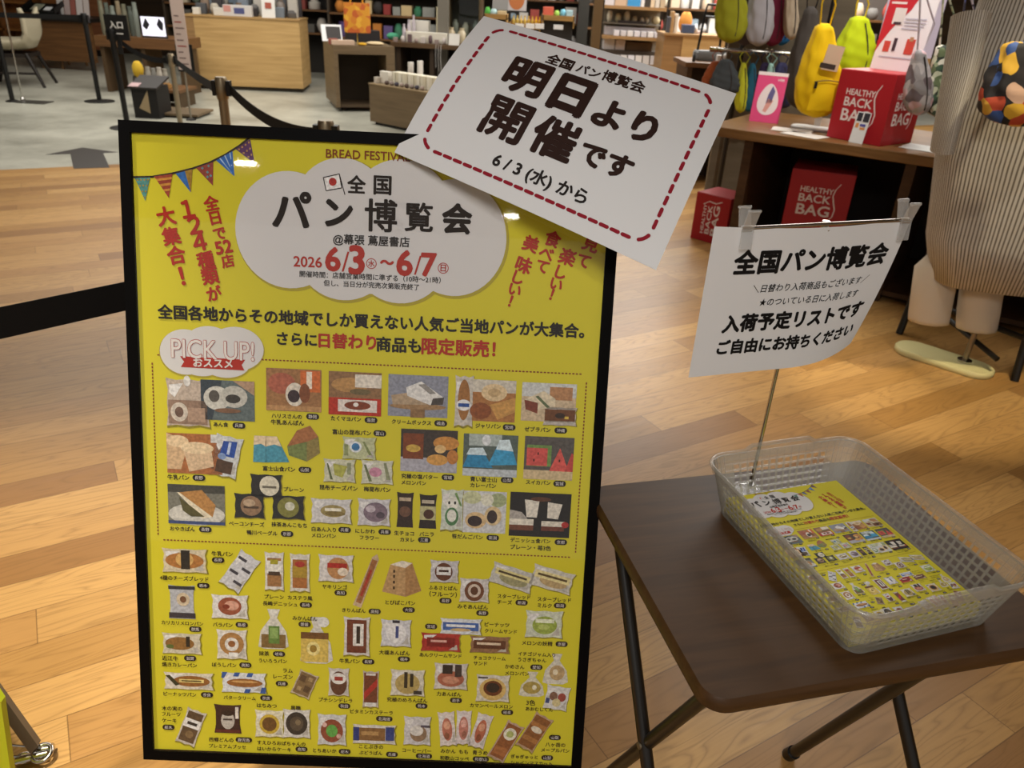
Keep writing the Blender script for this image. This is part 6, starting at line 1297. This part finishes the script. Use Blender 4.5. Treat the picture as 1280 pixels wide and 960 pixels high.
t = thing('sign_pole', 'thin chrome sign pole on a flat plate beside the left black post', 'pole', rod0); b = MB(); b.tube([(0, 0, .01), rod1-rod0+Vector((0, 0, .3))], .010, 10); b.build('pole', CHROME, t, smooth=50); b = MB(); b.b2(-.02, -.12, 0, .30, .08, .010); b.build('foot_plate', mat('#4a4742', .4, .4), t); b = MB(); b.lathe([(.024, .01), (.024, .03), (.012, .05)], n=14); b.build('collar', CHROME, t)
ve = atz(160, 160, 0); te = post('black entrance post with a sign plate in front of the jar tables', ve, .88, BLACK)
q0 = atY(146, 34, ve.y); sp_ = thing('entrance_sign', 'small black entrance sign plate with white characters on a barrier post', 'sign', Vector((q0.x, ve.y, q0.z-.11)))
b = MB(); b.b2(-.105, -.008, 0, .105, .008, .215); b.b2(-.02, -.006, -.12, .02, .006, 0); b.build('plate', mat('#11100f', .4), sp_)
b = MB(); put_text(b, '入口', (0, .13), .12, 0, None, .04, 0, .0085, lambda x, y, z: (x, -z, y)); b.add([(-.055, -.0087, .052), (.055, -.0087, .052), (.055, -.0087, .062), (-.055, -.0087, .062)], [(0, 1, 2, 3)]); b.build('lettering', mat('#cfcdc8', .5), sp_)
vs_ = atz(226, 158, 0); tp = atY(210.7, 67, vs_.y); post('brass toned barrier post beside the pink notice pole', vs_, tp.z, STEEL)
b1 = Vector((-1.61, 4.26, 0)); post('steel barrier post in front of the pale oak counter', b1, .90, STEEL)
b2 = Vector((-.77, 3.06, 0)); post('steel barrier post whose head shows just above the poster frame', b2, .90, STEEL)
belt('black belt from the entrance post to the brass toned post', ve+Vector((.04, 0, .80)), vs_+Vector((-.04, 0, tp.z-.06)), .06)
belt('black belt from the brass toned post down to the steel post by the counter', vs_+Vector((.04, 0, tp.z-.06)), b1+Vector((-.04, 0, .845)), .01)
belt('black belt sagging from the steel post to the post behind the poster', b1+Vector((.04, 0, .845)), b2+Vector((-.04, 0, .845)), .05)
bl0, bl1 = atz(0, 404, .885), atz(158, 370, .885); dd = (bl1-bl0).normalized(); bl2 = bl1+dd*.75
post('barrier post standing hidden behind the poster', Vector((bl2.x+.035, bl2.y+.02, 0)), .94, STEEL)
belt('wide black belt crossing the wood floor left of the poster', bl0-dd*.6, bl2, 0, .05)
post('barrier post just outside the left edge holding the near belt', Vector((bl0.x-dd.x*.64, bl0.y-dd.y*.64, 0)), .94, STEEL)
# pink notice pole
YN = vs_.y+.35; n0 = atz(239, 150, 0); 
t = thing('notice_pole', 'tall pale notice strip on a thin pole beside the brass toned post', 'notice', n0)
b = MB(); b.tube([(0, 0, .01), (0, 0, 1.3)], .010, 10); b.build('pole', mat('#8c8476', .4, .6), t); b = MB(); b.lathe([(.05, 0), (.05, .01), (.02, .018)], n=24); b.build('base_plate', BLACKMET, t)
x_, xx_, z0, z1 = span(216, -25, 232, 87, n0.y-.03); b = MB(); b.b2(x_-n0.x, -.03, z0, xx_-n0.x, -.024, z1); b.build('paper', mat('#b8a49a', .7), t)
b = MB(); b.b2(x_-n0.x-.012, -.023, z0-.02, xx_-n0.x+.03, -.012, z0+.24); b.build('backing_board', BLACK, t)
b = MB()
for i in range(9): zq = z0+.05+i*.055; b.b2(x_-n0.x+.02, -.0315, zq, xx_-n0.x-.02-(i % 3)*.02, -.030, zq+.012, 1 if i % 4 == 3 else 0)
b.build('text_print', [mat('#6d5a58', .7), mat('#8a3a38', .7)], t)
# jar tables, screen and black rack near the entrance
YJ = 9.0; jx0, jx1, _, _ = span(165, 100, 222, 100, YJ); jz = atY(195, 112, YJ).z
jt = thing('jar_table', 'low brown table with glass jars behind the entrance post', 'table', (jx0, YJ, 0))
b = MB(); b.b2(0, 0, jz-.03, jx1-jx0, .5, jz); b.build('table_top', BROWNWOOD, jt)
for x in (.02, jx1-jx0-.06): b = MB(); b.b2(x, .04, 0, x+.04, .46, jz-.03); b.build('side_panel', mat('#4a3822', .6), jt)
b = MB(); b.b2(.04, .4, .02, jx1-jx0-.04, .42, jz-.03); b.build('back_panel', mat('#34281a', .7), jt)
for i in range(4): goods('glass_jar', 'pale glass jar in the row on the low brown table', 'jar', 181+i*7, 82+2*(i % 2), 187.5+i*7, 108, YJ+.1+.04*(i % 2), .1, ('#9a948a', '#8c8a84', '#aaa296', '#928c80')[i], 'glass jars on the low table', 'jar', jz+.001)
goods('wooden_bowl', 'round wooden bowl in front of the glass jars', 'bowl', 182, 104, 208, 111, YJ+.02, .1, '#9a7240', None, 'jar', jz+.001)
goods('flower_posy', 'yellow flower posy left of the glass jars', 'flowers', 163, 78, 176, 100, YJ+.15, .12, '#c9a42c', None, 'soft', jz+.08); goods('vase', 'dark vase holding the yellow flower posy', 'vase', 165, 98, 174, 111, YJ+.16, .1, '#3a3630', None, 'jar', jz+.001)
YB = 10.0; ux0, ux1, _, _ = span(118, 50, 226, 50, YB); uz = atY(190, 48, YB).z
ub = thing('back_bench', 'long brown bench table with a bright screen and glass goods behind the entrance', 'table', (ux0, YB, 0))
b = MB(); b.b2(0, 0, uz-.12, ux1-ux0, .6, uz); b.build('table_top', BROWNWOOD, ub)
for x in (.03, (ux1-ux0)/2, ux1-ux0-.08): b = MB(); b.b2(x, .04, 0, x+.05, .5, uz-.12); b.build('leg_panel', mat('#4f3b24', .6), ub)
tsx = thing('tablet_screen', 'small bright screen with black and white picture on the brown bench', 'screen', Vector((atY(189, 40, YB).x, YB+.08, uz+.001)))
x_, xx_, z0, z1 = span(174, 17, 203, 41, YB+.08); w_, h_ = xx_-x_, z1-z0
b = MB(); b.b2(-w_/2-.012, 0, 0, w_/2+.012, .02, h_+.03); b.build('bezel', BLACK, tsx); b = MB(); b.b2(-w_/2, -.002, .02, w_/2, 0, h_+.02); b.build('display', mat('#d6d4e0', .4, 0, .3, 1.0), tsx)
b = MB(); b.add([(x*w_, -.003, .02+y*h_) for x, y in ((-.46, .5), (-.3, .95), (-.15, .6), (-.3, .3))], [(3, 2, 1, 0)]); b.add([(x*w_, -.003, .02+y*h_) for x, y in ((.15, .6), (.28, .95), (.44, .7), (.4, .3), (.28, .35))], [(4, 3, 2, 1, 0)]); b.build('picture_print', mat('#2a2a30', .4), tsx)
b = MB(); b.b2(-.04, .02, 0, .04, .09, .015); b.build('foot', BLACK, tsx)
for i in range(7): goods('glassware', 'grey green glass item standing on the brown bench behind the entrance', 'glassware', 124+i*7.2 if i < 6 else 166, 4+3*(i % 3), 130+i*7.2 if i < 6 else 172, 47, YB+.1+.06*(i % 2), .1, ('#6d6a58', '#5a6058', '#7a8078', '#8a7a62')[i % 4], 'glassware on the brown bench', 'jar', uz+.001)
# black rack by the entrance
r0 = atz(160, 152, 0); t = thing('leaflet_rack', 'black leaflet rack with sloped top beside the entrance post', 'rack', (r0.x, r0.y+.25, 0)); zt_ = atY(165, 104, r0.y+.25).z
b = MB(); b.b2(-.04, 0, 0, .22, .3, zt_-.03); b.build('body', mat('#161311', .6), t); b = MB(); b.box((.09, .14, zt_), (.30, .34, .02), 0, Matrix.Rotation(.25, 3, 'X')); b.build('sloped_top', mat('#2a2422', .5), t)
b = MB(); b.box((-.0, .02, zt_+.015-.03), (.10, .1, .006), 0, Matrix.Rotation(.25, 3, 'X')); b.build('leaflet', mat('#b99a9a', .6), t); b = MB(); b.add([(.02, -.002, .10), (.13, -.002, .05), (.13, -.002, .28)], [(0, 1, 2)]); b.build('beige_panel', mat('#a08c6a', .6), t)
# taupe box low behind the poster corner
p = atz(247, 158, 0); b = MB(); 
t = thing('low_plinth', 'taupe low box behind the brass toned post near the poster corner', 'plinth', (atY(190, 145, 8.4).x, 8.4, 0)); x_, xx_, z0, z1 = span(190, 142, 247, 165, 8.4); b.b2(0, 0, .02, xx_-x_, .45, z1); b.build('body', TAUPE, t, bevel=.004); b = MB(); b.b2(.03, .03, 0, xx_-x_-.03, .42, .02); b.build('recessed_foot', BLACK, t)
# floor arrow
aw = [atz(*q, 0) for q in ((103, 184.5), (148, 190.5), (129, 191.5), (137, 209.5), (92, 211), (88, 192.5), (57, 193.5))]
b = MB(); c0 = aw[0].copy(); b.add([p_-c0+Vector((0, 0, .0015)) for p_ in aw]+[p_-c0 for p_ in aw], [tuple(range(6, -1, -1))]+[(i, (i+1) % 7, 7+(i+1) % 7, 7+i) for i in range(7)]); o = b.build('floor_arrow', mat('#2f2822', .45)); o.location = c0; tag(o, 'dark brown arrow sticker on the grey stone floor pointing into the shop', 'floor arrow')

# back shelving along the rear wall: units of dark wood filled with small goods
random.seed(21)
cols = ['#8a4038', '#b3aaa0', '#5a5650', '#c2b49a', '#41505c', '#8d8478', '#a5682f', '#6d7a6a', '#cfc8bc', '#3a3432', '#77604a', '#9a9a98']
for n_, (xa, xb, YW) in enumerate(((205, 300, 13.2), (300, 410, 13.2), (410, 548, 12.6), (600, 740, 13.2), (735, 905, 12.2), (980, 1130, 10.5))):
    x_, xx_, _, _ = span(xa, 10, xb, 10, YW); o0 = Vector((x_, YW, 0))
    t = thing('wall_shelf', ('dark shelf unit of small goods behind the left half of the pale counter', 'dark shelf unit of small goods behind the right half of the pale counter', 'dark shelf unit with red and green goods behind the wheeled cabinet', 'shelf unit behind the bottle stand', 'shelf unit of pale goods behind the open oak shelves', 'shelf unit of pale goods behind the hanging bags')[n_], 'shelf', o0)
    b = MB(); b.b2(0, .36, 0, xx_-x_, .40, 2.1); b.build('back_panel', mat(('#2a2520', '#2a2520', '#33281d', '#4a453e', '#6d665c', '#57504a')[n_], .7), t)
    for xq in (0, xx_-x_): b = MB(); b.b2(xq-.015, 0, 0, xq+.015, .36, 2.1); b.build('upright', mat('#3a2f22', .6), t)
    zs = (.62, .95, 1.26)
    for z in zs: b = MB(); b.b2(0, 0, z-.025, xx_-x_, .36, z); b.build('shelf', BROWNWOOD, t)
    pale = n_ in (3, 4, 5)
    for zi, z in enumerate(zs):
        xq = .08; 
        while xq < xx_-x_-.12:
            w_ = random.uniform(.09, .2); h_ = random.uniform(.1, .24); c_ = random.choice(cols) if not pale else random.choice(['#d2ccc4', '#c4bcb4', '#8fa0ac', '#cbb79c', '#dcd8d2', '#a84a40', '#6d6a66', '#cfc6b0'])
            if n_ == 2: c_ = random.choice(['#8a2f2a', '#a5382f', '#b9742c', '#3f7a5c', '#5a4a78', '#8a8a84', '#c2aa7c', '#33302e'])
            bgbox('boxed_good', ('small boxed good on the dark shelves behind the left of the pale counter', 'small boxed good on the dark shelves behind the right of the pale counter', 'coloured boxed good on the shelves behind the wheeled cabinet', 'pale boxed good on the shelves behind the bottle stand', 'pale boxed good on the rear shelves behind the open oak shelves', 'pale boxed good on the shelves behind the hanging bags')[n_], 'box', o0+Vector((xq+w_/2, .05+random.uniform(0, .05), z+.001)), 0, w_, .15, h_, c_, 'boxed goods on rear shelf unit '+'abcdef'[n_], random.choice(('box', 'box', 'soft', 'jar'))); xq += w_+random.uniform(.01, .05)
